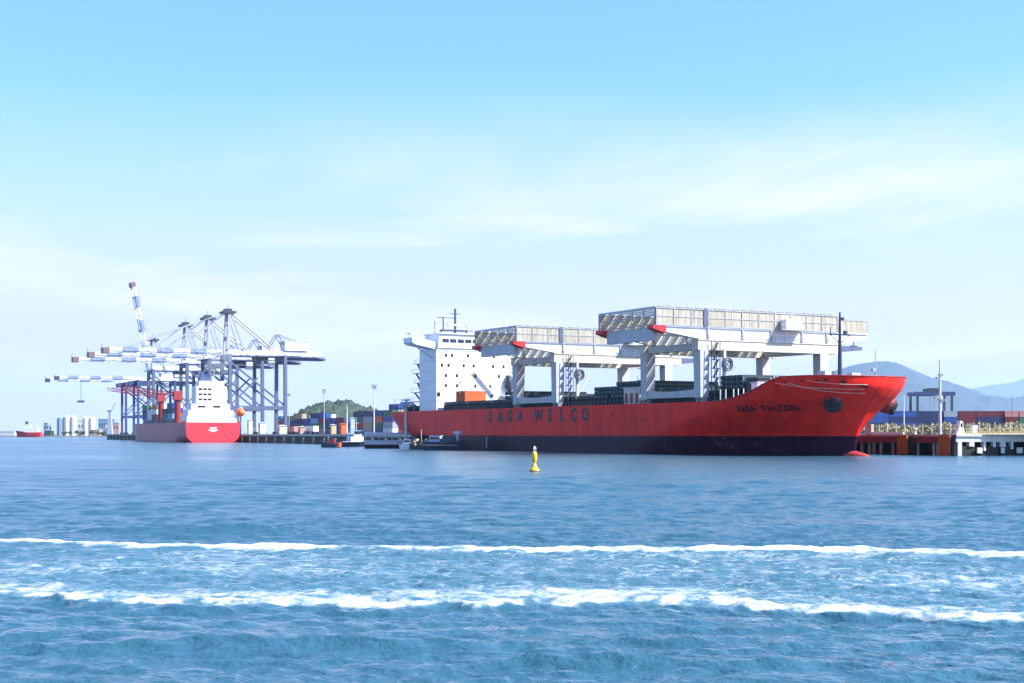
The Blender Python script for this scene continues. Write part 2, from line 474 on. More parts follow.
# two foam lines of a passing boat's wake, and the swell it throws up
def lineY(pts):
    a = np.array([p[0] for p in pts], float); z = 4 * F / (np.array([p[1] for p in pts], float) - 434)
    return np.interp(AA * F + 512, a, z)
nearY = lineY([(-600, 575), (0, 594), (60, 600), (150, 605), (300, 604), (400, 608), (480, 606), (560, 605), (650, 603), (720, 607), (800, 614), (900, 619), (1024, 622), (1700, 640)])
farY = lineY([(-600, 536), (0, 542.5), (60, 544), (150, 547), (300, 548.5), (512, 550), (700, 551), (850, 552), (1024, 556.5), (1700, 566)])
nearY = nearY + 1.5 * (fbm(WX / 3.5, WX * 0 + 3.3, 3) - 0.5) + 1.2 * (fbm(WX / 0.7, WY / 1.0, 3) - 0.5)
farY = farY + 1.6 * (fbm(WX / 6.0, WX * 0 + 9.3, 3) - 0.5)
dn = WY - nearY; df = WY - farY
ridge = 0.11 * np.exp(-((dn - 0.35) / 0.75) ** 2) + 0.11 * np.exp(-(df / 1.0) ** 2)
trough = -0.07 * np.exp(-((dn + 1.5) / 1.0) ** 2)
clump = fbm(WX * 1.6, WY * 1.6, 4)
H += (ridge * (0.35 + 1.3 * clump) + trough) * np.clip(1.1 - step, 0.2, 1)
# smooth green-faced swells
def swell(px0, px1, py, amp, wd):
    zc = 4 * F / (py - 434); xc = sx((px0 + px1) / 2, zc); hw = abs(sx(px1, zc) - sx(px0, zc)) / 2
    yy = WY - zc - 1.4 * (fbm(WX / 6 + py, WX * 0 + 2, 2) - 0.5)
    return amp * np.exp(-(yy / wd) ** 2) * np.exp(-((WX - xc) / hw) ** 4) * (1 - 0.25 * yy / wd)
for a in ((60, 560, 647, 0.20, 0.55), (480, 940, 666, 0.18, 0.5), (-40, 240, 640, 0.12, 0.6), (90, 300, 531, 0.32, 1.6), (300, 560, 534, 0.18, 1.6), (640, 900, 640, 0.10, 0.6), (-300, 200, 690, 0.15, 0.6), (300, 560, 520, 0.12, 2.0), (700, 1000, 525, 0.14, 2.0)):
    H += swell(*a)
lace = fbm(WX / 1.1 + 40, WY / 0.55, 5)
patch = fbm(WX / 9, WY / 4 + 70, 3)
thick = 0.40 + 0.95 * fbm(WX / 3.3 + 21, WX * 0 + 5.5, 3) + 0.25 * (fbm(WX / .7, WY, 2) - .5)
dn_t = dn / thick; df_t = df / (0.45 + 1.0 * fbm(WX / 6 + 51, WX * 0 + 8.5, 3))
core = np.maximum(np.where(dn > 0, np.exp(-(dn_t / 1.9) ** 3), np.exp(-(dn_t / 0.5) ** 2)), np.where(df > 0, np.exp(-(df_t / 1.0) ** 3), np.exp(-(df_t / 1.1) ** 2)))
holes = 0.42 * fbm(WX / 2.4 + 7, WY / 1.4, 3) + 0.85 * fbm(WX / .42 + 7, WY / .9, 2) + 0.25 * fbm(WX / .16 + 3, WY / .5, 2)
foam = core * np.clip(0.02 + 0.74 * holes + np.where(df > -6, 0.18, 0.0), 0, 0.9)
between = np.clip(dn / 3, 0, 1) * np.clip(-df / 1.2, 0, 1)
mid = np.exp(-((WY - (nearY * 0.50 + farY * 0.50)) / 2.4) ** 2)
foam = np.maximum(foam, between * (0.13 + 0.30 * patch + 0.07 * mid + 0.08 * np.clip((WX + 6) / 18, 0, 1)) * 0.95)
tail = np.clip(dn / 2, 0, 1) * np.exp(-np.clip(dn - 1.2, 0, None) / 3.4)
foam = np.maximum(foam, tail * 0.66 * (0.5 + 0.9 * patch))
front = np.exp(-np.clip(-dn, 0, None) / 1.0) * (dn < 0) * 0.30 * patch
foam = np.maximum(foam, front)
foam = np.where(WY > 75, 0, foam)
H = np.where(WY > 1500, 0, H)
wme = grid_mesh('water', WX, WY, H, {'foam': foam, 'chop': np.clip(np.sqrt(lost) * 0.55 * gust ** 2, 0, 0.16)})
wm, t, b = new_mat('sea_water')
afo = N('ShaderNodeAttribute', t); afo.attribute_name = 'foam'
aer = N('ShaderNodeMapRange', t); aer.inputs['From Min'].default_value = 0.10; aer.inputs['From Max'].default_value = 0.75; aer.inputs['To Max'].default_value = 0.75
t.links.new(afo.outputs['Fac'], aer.inputs['Value'])
aem = N('ShaderNodeMix', t, data_type='RGBA')          # churned water full of fine bubbles is paler
aem.inputs['A'].default_value = (0.027, 0.092, 0.138, 1); aem.inputs['B'].default_value = (0.13, 0.27, 0.33, 1)
t.links.new(aer.outputs[0], aem.inputs['Factor']); t.links.new(aem.outputs['Result'], b.inputs['Base Color'])
atc = N('ShaderNodeAttribute', t); atc.attribute_name = 'chop'      # wavelets too fine for the mesh at that distance
ra_ = N('ShaderNodeMath', t, operation='ADD'); ra_.inputs[1].default_value = 0.06
t.links.new(atc.outputs['Fac'], ra_.inputs[0]); t.links.new(ra_.outputs[0], b.inputs['Roughness'])
b.inputs['IOR'].default_value = 1.37
tcn = N('ShaderNodeTexCoord', t)
geo = N('ShaderNodeNewGeometry', t)
def noise_of(scale, detail, sxy, rough=0.55, dist_=0.0):
    mpn = N('ShaderNodeMapping', t); mpn.inputs['Scale'].default_value = (sxy[0], sxy[1], 1)
    t.links.new(geo.outputs['Position'], mpn.inputs[0])
    n = N('ShaderNodeTexNoise', t); n.inputs['Scale'].default_value = scale; n.inputs['Detail'].default_value = detail
    n.inputs['Roughness'].default_value = rough; n.inputs['Distortion'].default_value = dist_
    t.links.new(mpn.outputs[0], n.inputs['Vector'])
    return n
nA = noise_of(1.3, 6, (0.9, 1.3), 0.60)
nB = noise_of(5.0, 3, (0.6, 1.1))
nC = noise_of(0.62, 5, (1.0, 0.95), 0.6)
bp1 = N('ShaderNodeBump', t); bp1.inputs['Strength'].default_value = 0.55; bp1.inputs['Distance'].default_value = 0.24
bp2 = N('ShaderNodeBump', t); bp2.inputs['Strength'].default_value = 0.5; bp2.inputs['Distance'].default_value = 0.03
bp3 = N('ShaderNodeBump', t); bp3.inputs['Strength'].default_value = 0.6; bp3.inputs['Distance'].default_value = 0.62
t.links.new(nA.outputs[0], bp1.inputs['Height'])
t.links.new(nB.outputs[0], bp2.inputs['Height']); t.links.new(bp1.outputs[0], bp2.inputs['Normal'])
t.links.new(nC.outputs[0], bp3.inputs['Height']); t.links.new(bp2.outputs[0], bp3.inputs['Normal'])
t.links.new(bp3.outputs[0], b.inputs['Normal'])
# foam: white where the wake mask beats a lacy noise
at1 = N('ShaderNodeAttribute', t); at1.attribute_name = 'foam'
nf = noise_of(2.1, 10, (0.62, 1.2), 0.66, 0.9)
nf2 = noise_of(9.0, 4, (0.8, 1.1), 0.6, 0.4)
av = N('ShaderNodeMath', t, operation='MULTIPLY_ADD'); av.inputs[1].default_value = 0.38
t.links.new(nf2.outputs[0], av.inputs[0])
sc = N('ShaderNodeMath', t, operation='MULTIPLY'); sc.inputs[1].default_value = 1.2
t.links.new(nf.outputs[0], sc.inputs[0]); t.links.new(sc.outputs[0], av.inputs[2])
sm = N('ShaderNodeMath', t, operation='ADD'); bi_ = N('ShaderNodeMath', t, operation='SUBTRACT'); bi_.inputs[1].default_value = 0.25
t.links.new(av.outputs[0], bi_.inputs[0]); t.links.new(bi_.outputs[0], sm.inputs[0]); t.links.new(at1.outputs['Fac'], sm.inputs[1])
fr = N('ShaderNodeMapRange', t); fr.inputs['From Min'].default_value = 0.90; fr.inputs['From Max'].default_value = 1.28
t.links.new(sm.outputs[0], fr.inputs['Value'])
fb = N('ShaderNodeBsdfDiffuse', t); fb.inputs['Color'].default_value = (0.68, 0.71, 0.73, 1)
bpf = N('ShaderNodeBump', t); bpf.inputs['Strength'].default_value = 0.8; bpf.inputs['Distance'].default_value = 0.25
t.links.new(av.outputs[0], bpf.inputs['Height']); t.links.new(bpf.outputs[0], fb.inputs['Normal'])
ms = N('ShaderNodeMixShader', t)
t.links.new(fr.outputs[0], ms.inputs[0]); t.links.new(b.outputs[0], ms.inputs[1]); t.links.new(fb.outputs[0], ms.inputs[2])
t.links.new(ms.outputs[0], t.nodes['Material Output'].inputs['Surface'])
wme.materials.append(wm)
wo = bpy.data.objects.new('water', wme); col.objects.link(wo); struct(wo)

# ------------------------------------------------------------------ hills
def ridge_hill(name, prof, D, depth, mat, rough, n=240, m=40, fs=1.0, seed=0):
    """a hill as a height field: crest line prof in picture units, seen at distance D"""
    px = np.array([p[0] for p in prof], float); py = np.array([p[1] for p in prof], float)
    xs = (px - 512) / F * D; hs_ = 4 + (434 - py) / F * D
    x = np.linspace(xs[0], xs[-1], n); h_ = np.interp(x, xs, hs_)
    k = np.ones(5) / 5; h_ = np.convolve(np.pad(h_, 2, 'edge'), k, 'valid')
    v = np.linspace(-1, 1, m)
    XX, VV = np.meshgrid(x, v)
    YY = D + VV * depth
    Z_ = h_[None, :] * np.clip(1 - np.abs(VV) ** 1.5, 0, 1)
    Z_ = Z_ + rough * (fbm(XX / (14 * fs) + seed, YY / (14 * fs), 5) - 0.5) * np.clip(Z_ / (rough * 2 + 1e-6), 0, 1)
    XX = XX + 0.15 * depth * (fbm(YY / (60 * fs) + 3, XX / (60 * fs), 3) - 0.5)
    me = grid_mesh(name, XX, YY, Z_ - 0.5)
    me.materials.append(M[mat])
    o = bpy.data.objects.new(name, me); col.objects.link(o); struct(o)
    return o
ridge_hill('hill', [(292, 434), (299, 414), (305, 409.5), (312, 406.5), (322, 404), (331, 403), (336, 401), (341, 399.5), (346, 401), (352, 404.5), (358, 405.5), (365, 407), (380, 411), (420, 425), (450, 434)], 1500, 130, 'hill', 13, fs=.55, m=90, n=420)
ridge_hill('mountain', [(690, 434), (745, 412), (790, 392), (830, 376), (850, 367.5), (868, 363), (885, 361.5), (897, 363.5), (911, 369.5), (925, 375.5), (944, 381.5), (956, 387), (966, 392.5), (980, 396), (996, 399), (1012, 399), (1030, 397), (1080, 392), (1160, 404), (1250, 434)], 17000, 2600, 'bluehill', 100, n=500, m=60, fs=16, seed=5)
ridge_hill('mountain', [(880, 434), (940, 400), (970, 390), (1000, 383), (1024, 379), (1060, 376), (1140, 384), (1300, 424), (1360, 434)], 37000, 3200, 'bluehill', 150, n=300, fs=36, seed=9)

# ------------------------------------------------------------------ land and quays
SH = R(-61.57)                                    # heading of the moored ship
h2 = Vector((math.cos(SH), math.sin(SH), 0)); p2 = Vector((-math.sin(SH), math.cos(SH), 0))
SO = Vector((50.1, 284.9, 0))                     # ship's origin, on its centre line at the water
QA = SO + p2 * 18.6                               # quay edge beside the ship
def quay(s): return QA + h2 * s
Q1 = quay(-165)
Q0d = Vector((-128, 686, 0)) - Q1
qd = Q0d.normalized()                             # far quay runs this way, away from the camera
qp = Vector((qd.y, -qd.x, 0))                     # inland
if qp.x < 0: qp = -qp
QL = 650.0
def quay2(s, inland=0.0): return Q1 + qd * s + qp * inland
quay_end = quay2(QL)
def s_at(px, off=0.0):
    r = (px - 512) / F; a = QA + p2 * off
    return (r * a.y - a.x) / (h2.x - r * h2.y)
g = MB()
pts = [quay(s_at(957)) + Vector((200, -18, 0)) + p2 * 2, quay(s_at(957)) + p2 * 2, Q1 + p2 * 2, quay_end, quay_end + Vector((260, 500, 0)), Vector((-150, 2600, 0)), Vector((300, 43000, 0)), Vector((30000, 43000, 0)), Vector((30000, 150, 0))]
g.add([(p.x, p.y, 3.9) for p in pts], [tuple(range(len(pts)))])
struct(g.build('ground', 'ground', fix=False))

# the far quay: dark wall under a pale coping, with piles
def wall_frame(a, b):
    d = (b - a).normalized()
    return a, d, (b - a).length, math.atan2(d.y, d.x)
a0, d0, len0, r0 = wall_frame(Q1, quay_end)
fq = thing('quay_wall', 'long dark quay wall with pale piles left of the big red ship', 'quay wall', (Q1.x, Q1.y, 0), r0)
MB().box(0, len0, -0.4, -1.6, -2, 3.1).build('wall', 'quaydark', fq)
MB().box(0, len0, -0.2, 1.2, 3.1, 3.95).build('coping', 'concrete', fq)
pm = MB().tube([(0, 0.55, -2), (0, 0.55, 3.1)], 0.42, 8)
first = None
for i in range(46):
    s = 4 + i * 14.0
    if s > len0: break
    if first is None:
        first = pm.build('pile', 'pile', fq); first.location = (s, 0.1, 0)
    else:
        c = first.copy(); col.objects.link(c); c.parent = fq; c.location = (s, 0.1, 0)

# the near quay, right of the bow
nq = thing('pier', 'dark open pier on pale piles reaching right from the red bow', 'pier', (QA.x, QA.y, 0), SH)
W0, W1 = s_at(957), 90.0
MB().box(-200, W0 - 0.5, 0.6, 14, 3.1, 3.9).build('deck', 'concrete', nq)
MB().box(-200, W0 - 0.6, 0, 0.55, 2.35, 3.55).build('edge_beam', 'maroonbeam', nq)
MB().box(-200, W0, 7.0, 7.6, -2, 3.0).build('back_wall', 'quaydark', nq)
pmesh = MB().tube([(0, 0, -2), (0, 0, 3.05)], 0.28, 8)
first = None
for px in (862, 869.5, 874, 881, 893, 898.5, 918, 934, 938, 946):
    s = s_at(px, 1.4)
    if first is None: first = pmesh.build('pile', 'whitewash', nq); first.location = (s, 1.4, 0)
    else:
        c = first.copy(); col.objects.link(c); c.parent = nq; c.location = (s, 1.4, 0)
for i in range(24):
    c = first.copy(); col.objects.link(c); c.parent = nq; c.location = (-6 - i * 7.5, 1.4, 0)
for i, (pa, pb) in enumerate(((900, 909.5), (941, 952.5))):
    f_ = MB()
    sa, sb = s_at(pa), s_at(pb)
    f_.box(sa, sb, -0.75, -0.45, 0.15, 3.75)
    for k in range(1, 3): f_.box(sa + (sb - sa) * k / 3 - .05, sa + (sb - sa) * k / 3 + .05, -0.80, -0.76, 0.2, 3.7)
    fo = f_.build('fender_panel', 'rustorange', nq)
    for z in (1.0, 2.8): MB().tube([((sa + sb) / 2 - .4, -0.44, z), ((sa + sb) / 2 - .4, -0.02, z)], 0.35, 10).build('rubber_block', 'rubber', fo)
MB().box(s_at(909.8), s_at(915), -0.3, -0.02, 0.3, 3.6).build('tyre_fender', 'rubber', nq)
MB().box(s_at(953), s_at(956), -0.3, -0.02, 0.2, 3.8).build('tyre_fender', 'navy', nq)

# white concrete dolphin block with dark openings
BQ = quay(W0) - p2 * .2; BR = R(12); bh = Vector((math.cos(BR), math.sin(BR), 0)); bp_ = Vector((-math.sin(BR), math.cos(BR), 0))
def blk(px, off=0.0):
    r = (px - 512) / F; a = BQ + bp_ * off
    return (r * a.y - a.x) / (bh.x - r * bh.y)
def bpt(x, off): 
    v = BQ + bh * x + bp_ * off; return (v.x, v.y, 3.98)
wq = thing('loading_platform', 'white concrete pier block with dark square openings at right', 'pier', (BQ.x, BQ.y, 0), BR)
top = MB().box(0, 30, 0, 8, 2.55, 3.98)
top.box(0, 30, -0.25, 0, 3.55, 3.9)
top.build('deck', 'whitewash', wq)
legs = [(958, 962, -2, 2.55), (969.5, 974.5, 1.7, 2.55), (984, 986, 0.9, 2.55), (993.5, 996, 1.6, 2.55), (1000.5, 1006, 1.6, 2.55), (1011, 1013.5, 1.2, 2.55)]
for pa, pb, z0, z1 in legs:
    MB().box(blk(pa), blk(pb), 0.02, 1.2, z0, z1).build('pillar', 'whitewash', wq)
for pa, pb in ((976.5, 981.5), (1000.5, 1003.5), (1016, 1021.5)):
    MB().box(blk(pa), blk(pb), -0.4, -0.05, 0.45, 1.5).build('fender_block', 'whitewash', wq)
for pa, pb in ((963, 976), (982, 1000), (1004, 1016)):
    MB().box(blk(pa), blk(pb), 0.3, 0.6, -1, 1.72).build('dark_infill', 'rubber', wq)  # black boxes set back from the face, below the deck
MB().box(blk(1017), 30, 0.3, 0.6, -1, 0.4).build('dark_infill', 'rubber', wq)

# yellow railing on the block, each bay
rl = thing('railing', 'low pale yellow railing along the top of the white pier block', 'railing', (BQ.x, BQ.y, 3.98), BR)
ra, rb = blk(968), 29.5
n_ = 12
for i in range(n_):
    a = ra + (rb - ra) * i / n_; b_ = ra + (rb - ra) * (i + 1) / n_ - 0.25
    m_ = MB()
    for z in (0.55, 1.0): m_.beam((a, 0.6, z), (b_, 0.6, z), 0.09, 0.10)
    for k in range(3):
        x = a + (b_ - a) * k / 2
        m_.beam((x, 0.6, 0), (x, 0.6, 1.05), 0.10, 0.10)
    m_.box(a + .1, b_ - .1, 0.58, 0.62, 0.04, 0.28)
    m_.build('rail_panel', 'rail', rl)
rb_ = thing('cabinet', 'small white equipment cabinet behind the yellow railing', 'cabinet', bpt(blk(974.5, 3), 3), BR)
MB().box(-0.45, 0.45, -0.4, 0.4, 0.1, 1.6).build('body', 'white', rb_)
MB().box(-0.5, 0.5, -0.45, 0.45, 1.6, 1.68).build('roof', 'palegrey', rb_)
MB().box(-0.35, 0.35, -0.42, -0.405, 0.2, 1.5).build('door', 'palegrey', rb_)
def bollard(px, mat, label, off=0.9):
    p = quay(s_at(px, off)) + p2 * off
    o = thing('bollard', label, 'bollard', (p.x, p.y, 3.9), 0)
    MB().lathe([(0.42, 0), (0.42, .1), (.26, .2), (.24, .8), (.40, .95), (.42, 1.1), (.2, 1.25)], 12).build('post', mat, o, True)
    MB().lathe([(0.55, 0), (0.55, .06)], 12).build('base', 'steel', o)
bollard(915, 'whitewash', 'white bollard on the pier between the two orange fender panels')
bollard(946.5, 'rail', 'pale yellow bollard above the right orange fender panel')
# shed-like white hut
ht = thing('control_hut', 'narrow white hut with sloping roof at the left end of the white pier block', 'hut', bpt(blk(959.5, 2), 2), BR)
MB().prism([(-0.9, 0), (0.9, 0), (0.45, 1.1), (0.4, 2.3), (-0.2, 2.5), (-0.35, 1.1)], 'y', -0.6, 0.6).build('wall', 'white', ht)
MB().box(-.1, .3, -0.63, -0.605, 1.3, 2.0).build('window', 'glass', ht)

# dry bushes along the near quay: nobody could count them
def leaves(n, fn, size, seed):
    r = random.Random(seed); m_ = MB()
    for _ in range(n):
        x, y, z = fn(r)
        a = r.uniform(0, 6.28); ti = r.uniform(-0.6, 0.9); s_ = size * r.uniform(.6, 1.5)
        u = Vector((math.cos(a), math.sin(a), 0)) * s_ * .5
        v = (Vector((-math.sin(a) * math.sin(ti), math.cos(a) * math.sin(ti), math.cos(ti)))) * s_
        p = Vector((x, y, z))
        m_.v += [tuple(p - u - v * .5), tuple(p + u - v * .4), tuple(p + u * .3 + v * .6), tuple(p - u * .6 + v * .5)]
        o = len(m_.v); m_.f.append((o - 4, o - 3, o - 2, o - 1))
    return m_
def bush(r):
    s = r.uniform(s_at(864, 24), 75); off = r.uniform(22, 30)
    p = quay(s) + p2 * off
    top_ = 1.0 + 1.5 * float(vnoise(np.array(s * .45), np.array(off * .3))) + 0.5 * float(vnoise(np.array(s * 1.7), np.array(off)))
    return p.x, p.y, 3.9 + r.random() ** 0.8 * top_
bs = leaves(9000, bush, 0.34, 4).build('shrubs', 'dryleaf', fix=False)
bs['kind'] = 'stuff'; bs['label'] = 'dry olive shrubs along the quay right of the bow'
fn = thing('fence', 'pale post fence in front of the dry shrubs on the right quay', 'fence', (*(quay(0) + p2 * 20.5).xy, 3.9), SH)
s = s_at(869, 20)
pmesh = MB().beam((0, 0, 0), (0, 0, 2.1), .10, .10)
first = None
while s < 70:
    if first is None: first = pmesh.build('post', 'whitewash', fn); first.location = (s, 0, 0)
    else:
        c = first.copy(); col.objects.link(c); c.parent = fn; c.location = (s, 0, 0)
    s += 2.6
MB().box(s_at(868, 20), 70, -.03, .03, 1.9, 1.96).build('top_rail', 'whitewash', fn)
MB().box(s_at(868, 20), 70, -.03, .03, 0.3, 0.36).build('bottom_rail', 'whitewash', fn)
lw = thing('low_wall', 'low pale wall on the quay just right of the bow', 'wall', (*(quay(0) + p2 * 17).xy, 3.9), SH)
MB().box(s_at(866, 17), s_at(903, 17), 0, .3, 0, .55).build('wall', 'whitewash', lw)
MB().box(s_at(866, 17), s_at(872, 17), -.2, .5, 0, 2.2).build('pillar', 'brick', lw)

# ------------------------------------------------------------------ the big red ship
xe_z = [-3, 1, 3, 4.7, 6.5, 7.9, 9.5, 10.8, 12.5, 14.6]; xe_x = [24.5, 25.6, 25.6, 26.3, 27.5, 28.4, 29.8, 31.1, 32.3, 32.4]
xs_z = [-3, 0, 3, 5, 10, 15]; xs_x = [-134, -140, -145, -147.5, -150.5, -150.5]
XB = 32.4
def xstem(z): return np.interp(z, xe_z, xe_x)
def xstern(z): return np.interp(z, xs_z, xs_x)
def Lbow(z): return np.interp(z, [-2, 0, 4, 7, 10.2, 14], [54, 50, 41, 32, 24, 21])
def half(x, z):
    t = np.clip((xstem(z) - x) / Lbow(z), 0, 1)
    full = np.interp(z, [0, 5, 10, 14], [0, 0.25, 0.75, 1])
    q = 0.86 - 0.36 * full
    p = 1.9 + 0.2 * full
    b_ = 16.0 * (1 - (1 - t) ** p) ** q
    ts = np.clip((x - xstern(z)) / np.interp(z, [0, 4, 10], [44, 24, 16]), 0, 1)
    tw = np.interp(z, [-3, 0, 2, 5, 9, 15], [0.1, 0.2, 0.52, 0.80, 0.92, 0.93])
    b2 = 16.0 * (tw + (1 - tw) * (1 - (1 - ts) ** 2.2))
    return np.minimum(b_, b2)
def ztop(x): return np.interp(x, [-160, 4, 7.5, 11, 14, 17, 19.5, 21.5, 23.5, 27, 30, XB], [10.2, 10.2, 10.3, 10.8, 11.5, 12.6, 13.6, 14.15, 14.3, 14.35, 14.3, 14.2])
ship = thing('cargo_ship', 'huge red cargo ship with two white gantry cranes moored at the quay', 'ship', SO, SH)
XT = np.concatenate([np.linspace(-150.5, -125, 22), np.linspace(-122, 0, 40)[0:], np.linspace(2, XB - 0.001, 60)])
XT[-14:] = XB - (np.linspace(1, 0, 14) ** 2) * (XB - XT[-15]) * 0.98
XT = np.sort(XT)
V_ = np.linspace(0, 1, 34)
vs_ = []
frac = (XT + 150.5) / (XB + 150.5)
for side in (-1, 1):
    for i, xt in enumerate(XT):
        zt = float(ztop(xt))
        for v in V_:
            z = -3 + v * (zt + 3)
            xs0, xe0 = float(xstern(z)), float(xstem(z))
            xse, xee = float(xstern(zt)), float(xstem(zt))
            # keep stations straight amidships, gather them to the stem and stern profiles
            x = xt
            if xt > -20:
                f0 = (xt + 20) / (XB + 20); x = -20 + f0 * (xe0 + 20)
            elif xt < -105:
                f0 = (-105 - xt) / (150.5 - 105); x = -105 - f0 * (-105 - xs0)
            y = float(half(x, z))
            vs_.append((x, side * y, z))
nv = len(V_); nx = len(XT)
hb = MB(); hb.v = vs_
for sd_ in (0, 1):
    o = sd_ * nx * nv
    for i in range(nx - 1):
        for j in range(nv - 1):
            a = o + i * nv + j
            hb.f.append((a, a + nv, a + nv + 1, a + 1) if sd_ == 0 else (a, a + 1, a + nv + 1, a + nv))
for j in range(nv - 1):                           # transom
    a = j; b_ = nx * nv + j
    hb.f.append((a, a + 1, b_ + 1, b_))
hull = hb.build('hull', 'hull', ship, smooth=True, fix=False)
dk = MB()
for i, xt in enumerate(XT):
    zt = float(ztop(xt)) - (0.15 if xt < 10 else 1.0)
    y = max(float(half(xt, zt)) - 0.05, 0.02)
    xx = min(xt, float(xstem(zt)) - 0.05)
    dk.v += [(xx, -y, zt), (xx, y, zt)]
    if i: dk.f.append((2 * i - 2, 2 * i - 1, 2 * i + 1, 2 * i))
dk.build('deck', 'deck', ship, fix=False)
# bulwark rail along the top of the forecastle and sheer strake
rl_ = MB()
pp = [(float(min(x, xstem(ztop(x)))), -float(half(min(x, float(xstem(ztop(x)))), float(ztop(x)))), float(ztop(x)) + 0.02) for x in XT if x > 4]
rl_.tube(pp, 0.13, 6)
pp2 = [(a, -b_, c) for a, b_, c in pp]
rl_.tube(pp2, 0.13, 6)
rl_.build('bulwark_rail', 'darkred', ship, True)
# bulbous bow breaking the surface
bb = MB()
n = 16
for i in range(13):
    u = i / 12; x = 20.0 + 10.2 * u
    r_ = 1.3 * (1 - u ** 2.6) ** 0.5 + .02
    zc = -0.75 - 0.25 * u
    for k in range(n):
        a = 2 * math.pi * k / n
        bb.v.append((x, 1.25 * r_ * math.cos(a), zc + (1.55 if math.sin(a) > 0 else 1.3) * r_ * math.sin(a)))
for i in range(12):
    for k in range(n): bb.f.append((i * n + k, i * n + (k + 1) % n, (i + 1) * n + (k + 1) % n, (i + 1) * n + k))
bb.f.append(tuple(12 * n + k for k in range(n)))
bb.build('bulbous_bow', 'bulb', ship, True)

# lettering
def glyph_mesh(ch, size):
    cu = bpy.data.curves.new('t', 'FONT'); cu.body = ch; cu.size = size; cu.align_x = 'CENTER'; cu.offset = size * 0.045
    cu.resolution_u = 3
    o = bpy.data.objects.new('t', cu); col.objects.link(o)
    dg = bpy.context.evaluated_depsgraph_get()
    me = bpy.data.meshes.new_from_object(o.evaluated_get(dg))
    vv = [tuple(v.co) for v in me.vertices]; ff = [tuple(p.vertices) for p in me.polygons]
    bpy.data.objects.remove(o); bpy.data.curves.remove(cu); bpy.data.meshes.remove(me)
    return vv, ff
def lettering(name, text_at, z0, size, mat, parent, wx=1.0, gap=0.07):
    m_ = MB()
    for ch, xc in text_at:
        vv, ff = glyph_mesh(ch, size)
        w3 = []
        for (x, y, _) in vv:
            X = xc + x * wx; Z_ = z0 + y
            w3.append((X, -float(half(X, Z_)) - gap, Z_))
        m_.add(w3, ff)
    return m_.build(name, mat, parent, fix=False)
M['letters'] = paint('lettering_paint', (0.012, 0.010, 0.025), 0.5)
lettering('hull_lettering', list(zip('SAGA', (-86.8, -81.6, -76.8, -71.7))), 7.05, 3.7, 'letters', ship, 1.0)
lettering('hull_lettering', list(zip('WELCO', (-62.8, -57.6, -52.2, -47.3, -42.2))), 7.05, 3.7, 'letters', ship, 1.0)
M['name'] = paint('name_paint', (0.02, 0.012, 0.02), 0.5)
xs_name = [10.6 + i * 1.06 for i in range(11)]
lettering('ship_name', [(c, x) for c, x in zip('SAGA FALCON', xs_name) if c != ' '], 8.2, 1.5, 'name', ship, 0.85, 0.12)
# draught marks, load line and small side marks
dm = MB()
for z in np.arange(0.6, 3.4, 0.42): dm.box(-89.0, -88.5, -16.05, -16.02, z, z + 0.22)
dm.build('draught_marks', 'palegrey', ship)
sm_ = MB()
for x, z in ((-97, 7.6), (-31, 7.3), (-31.4, 8.0), (-20, 6.4), (-2, 6.2)): sm_.box(x, x + 0.5, -16.06, -16.02, z, z + 0.7)
sm_.build('side_marks', 'letters', ship)

# anchors: round bolster with the anchor housed in it
def anchor(side, x, z):
    y = float(half(x, z))
    c = Vector((x, side * y, z))
    e = 0.4
    tx = Vector((e, side * (float(half(x + e, z)) - y), 0)); tz = Vector((0, side * (float(half(x, z + e)) - y), e))
    nrm = tx.cross(tz).normalized()
    if nrm.y * side < 0: nrm = -nrm
    ax = (nrm + Vector((0.25, 0, 0.45))).normalized()
    m_ = MB()
    m_.tube([c - ax * 1.6, c + ax * .2, c + ax * .7, c + ax * 1.05, c + ax * 1.2], [1.9, 1.75, 1.6, 1.35, 1.0], 20)
    bo = m_.build('anchor_bolster', 'darkred', ship, True)
    k = MB()
    cc = c + ax * 1.2 + Vector((-0.3, side * 0.15, 0.25))
    sd_ = ax.cross(Vector((0, 0, 1))).normalized(); up = sd_.cross(ax).normalized()
    k.tube([cc + up * .5 - ax * .6, cc - up * .7 + ax * .25], 0.5, 8)
    k.tube([cc - sd_ * 1.35 + up * .5, cc - sd_ * 1.0 - up * .75, cc - up * 1.05, cc + sd_ * 1.0 - up * .75, cc + sd_ * 1.35 + up * .5], [.3, .6, .8, .6, .3], 14)
    k.tube([cc - ax * .7, cc + ax * .1, cc + ax * .7], [1.25, 1.15, .6], 16)
    k.build('anchor', 'rubber', bo, True)
anchor(-1, 27.0, 9.6)
anchor(1, 23.8, 9.5)
fl = MB()
for x in (22.5, 25.0, 27.3):
    z = float(ztop(x)) - .8; y = float(half(x, z))
    fl.tube([(x - .3, -y - .06, z), (x + .3, -float(half(x + .3, z)) - .06, z)], .16, 8)
fl.build('fairlead_marks', 'letters', ship)
fo_ = MB()
for x, z in ((30.2, 13.2), (31.6, 12.4), (28.4, 13.6)):
    y = float(half(x, z)); fo_.lathe([(0.28, 0), (.28, .02)], 10)
    for v in range(len(fo_.v) - 20, len(fo_.v)):
        a = fo_.v[v]; fo_.v[v] = (x + a[0], -float(half(x + a[0], z + a[1])) - .05 - a[2], z + a[1])
fo_.build('fairlead', 'rubber', ship)
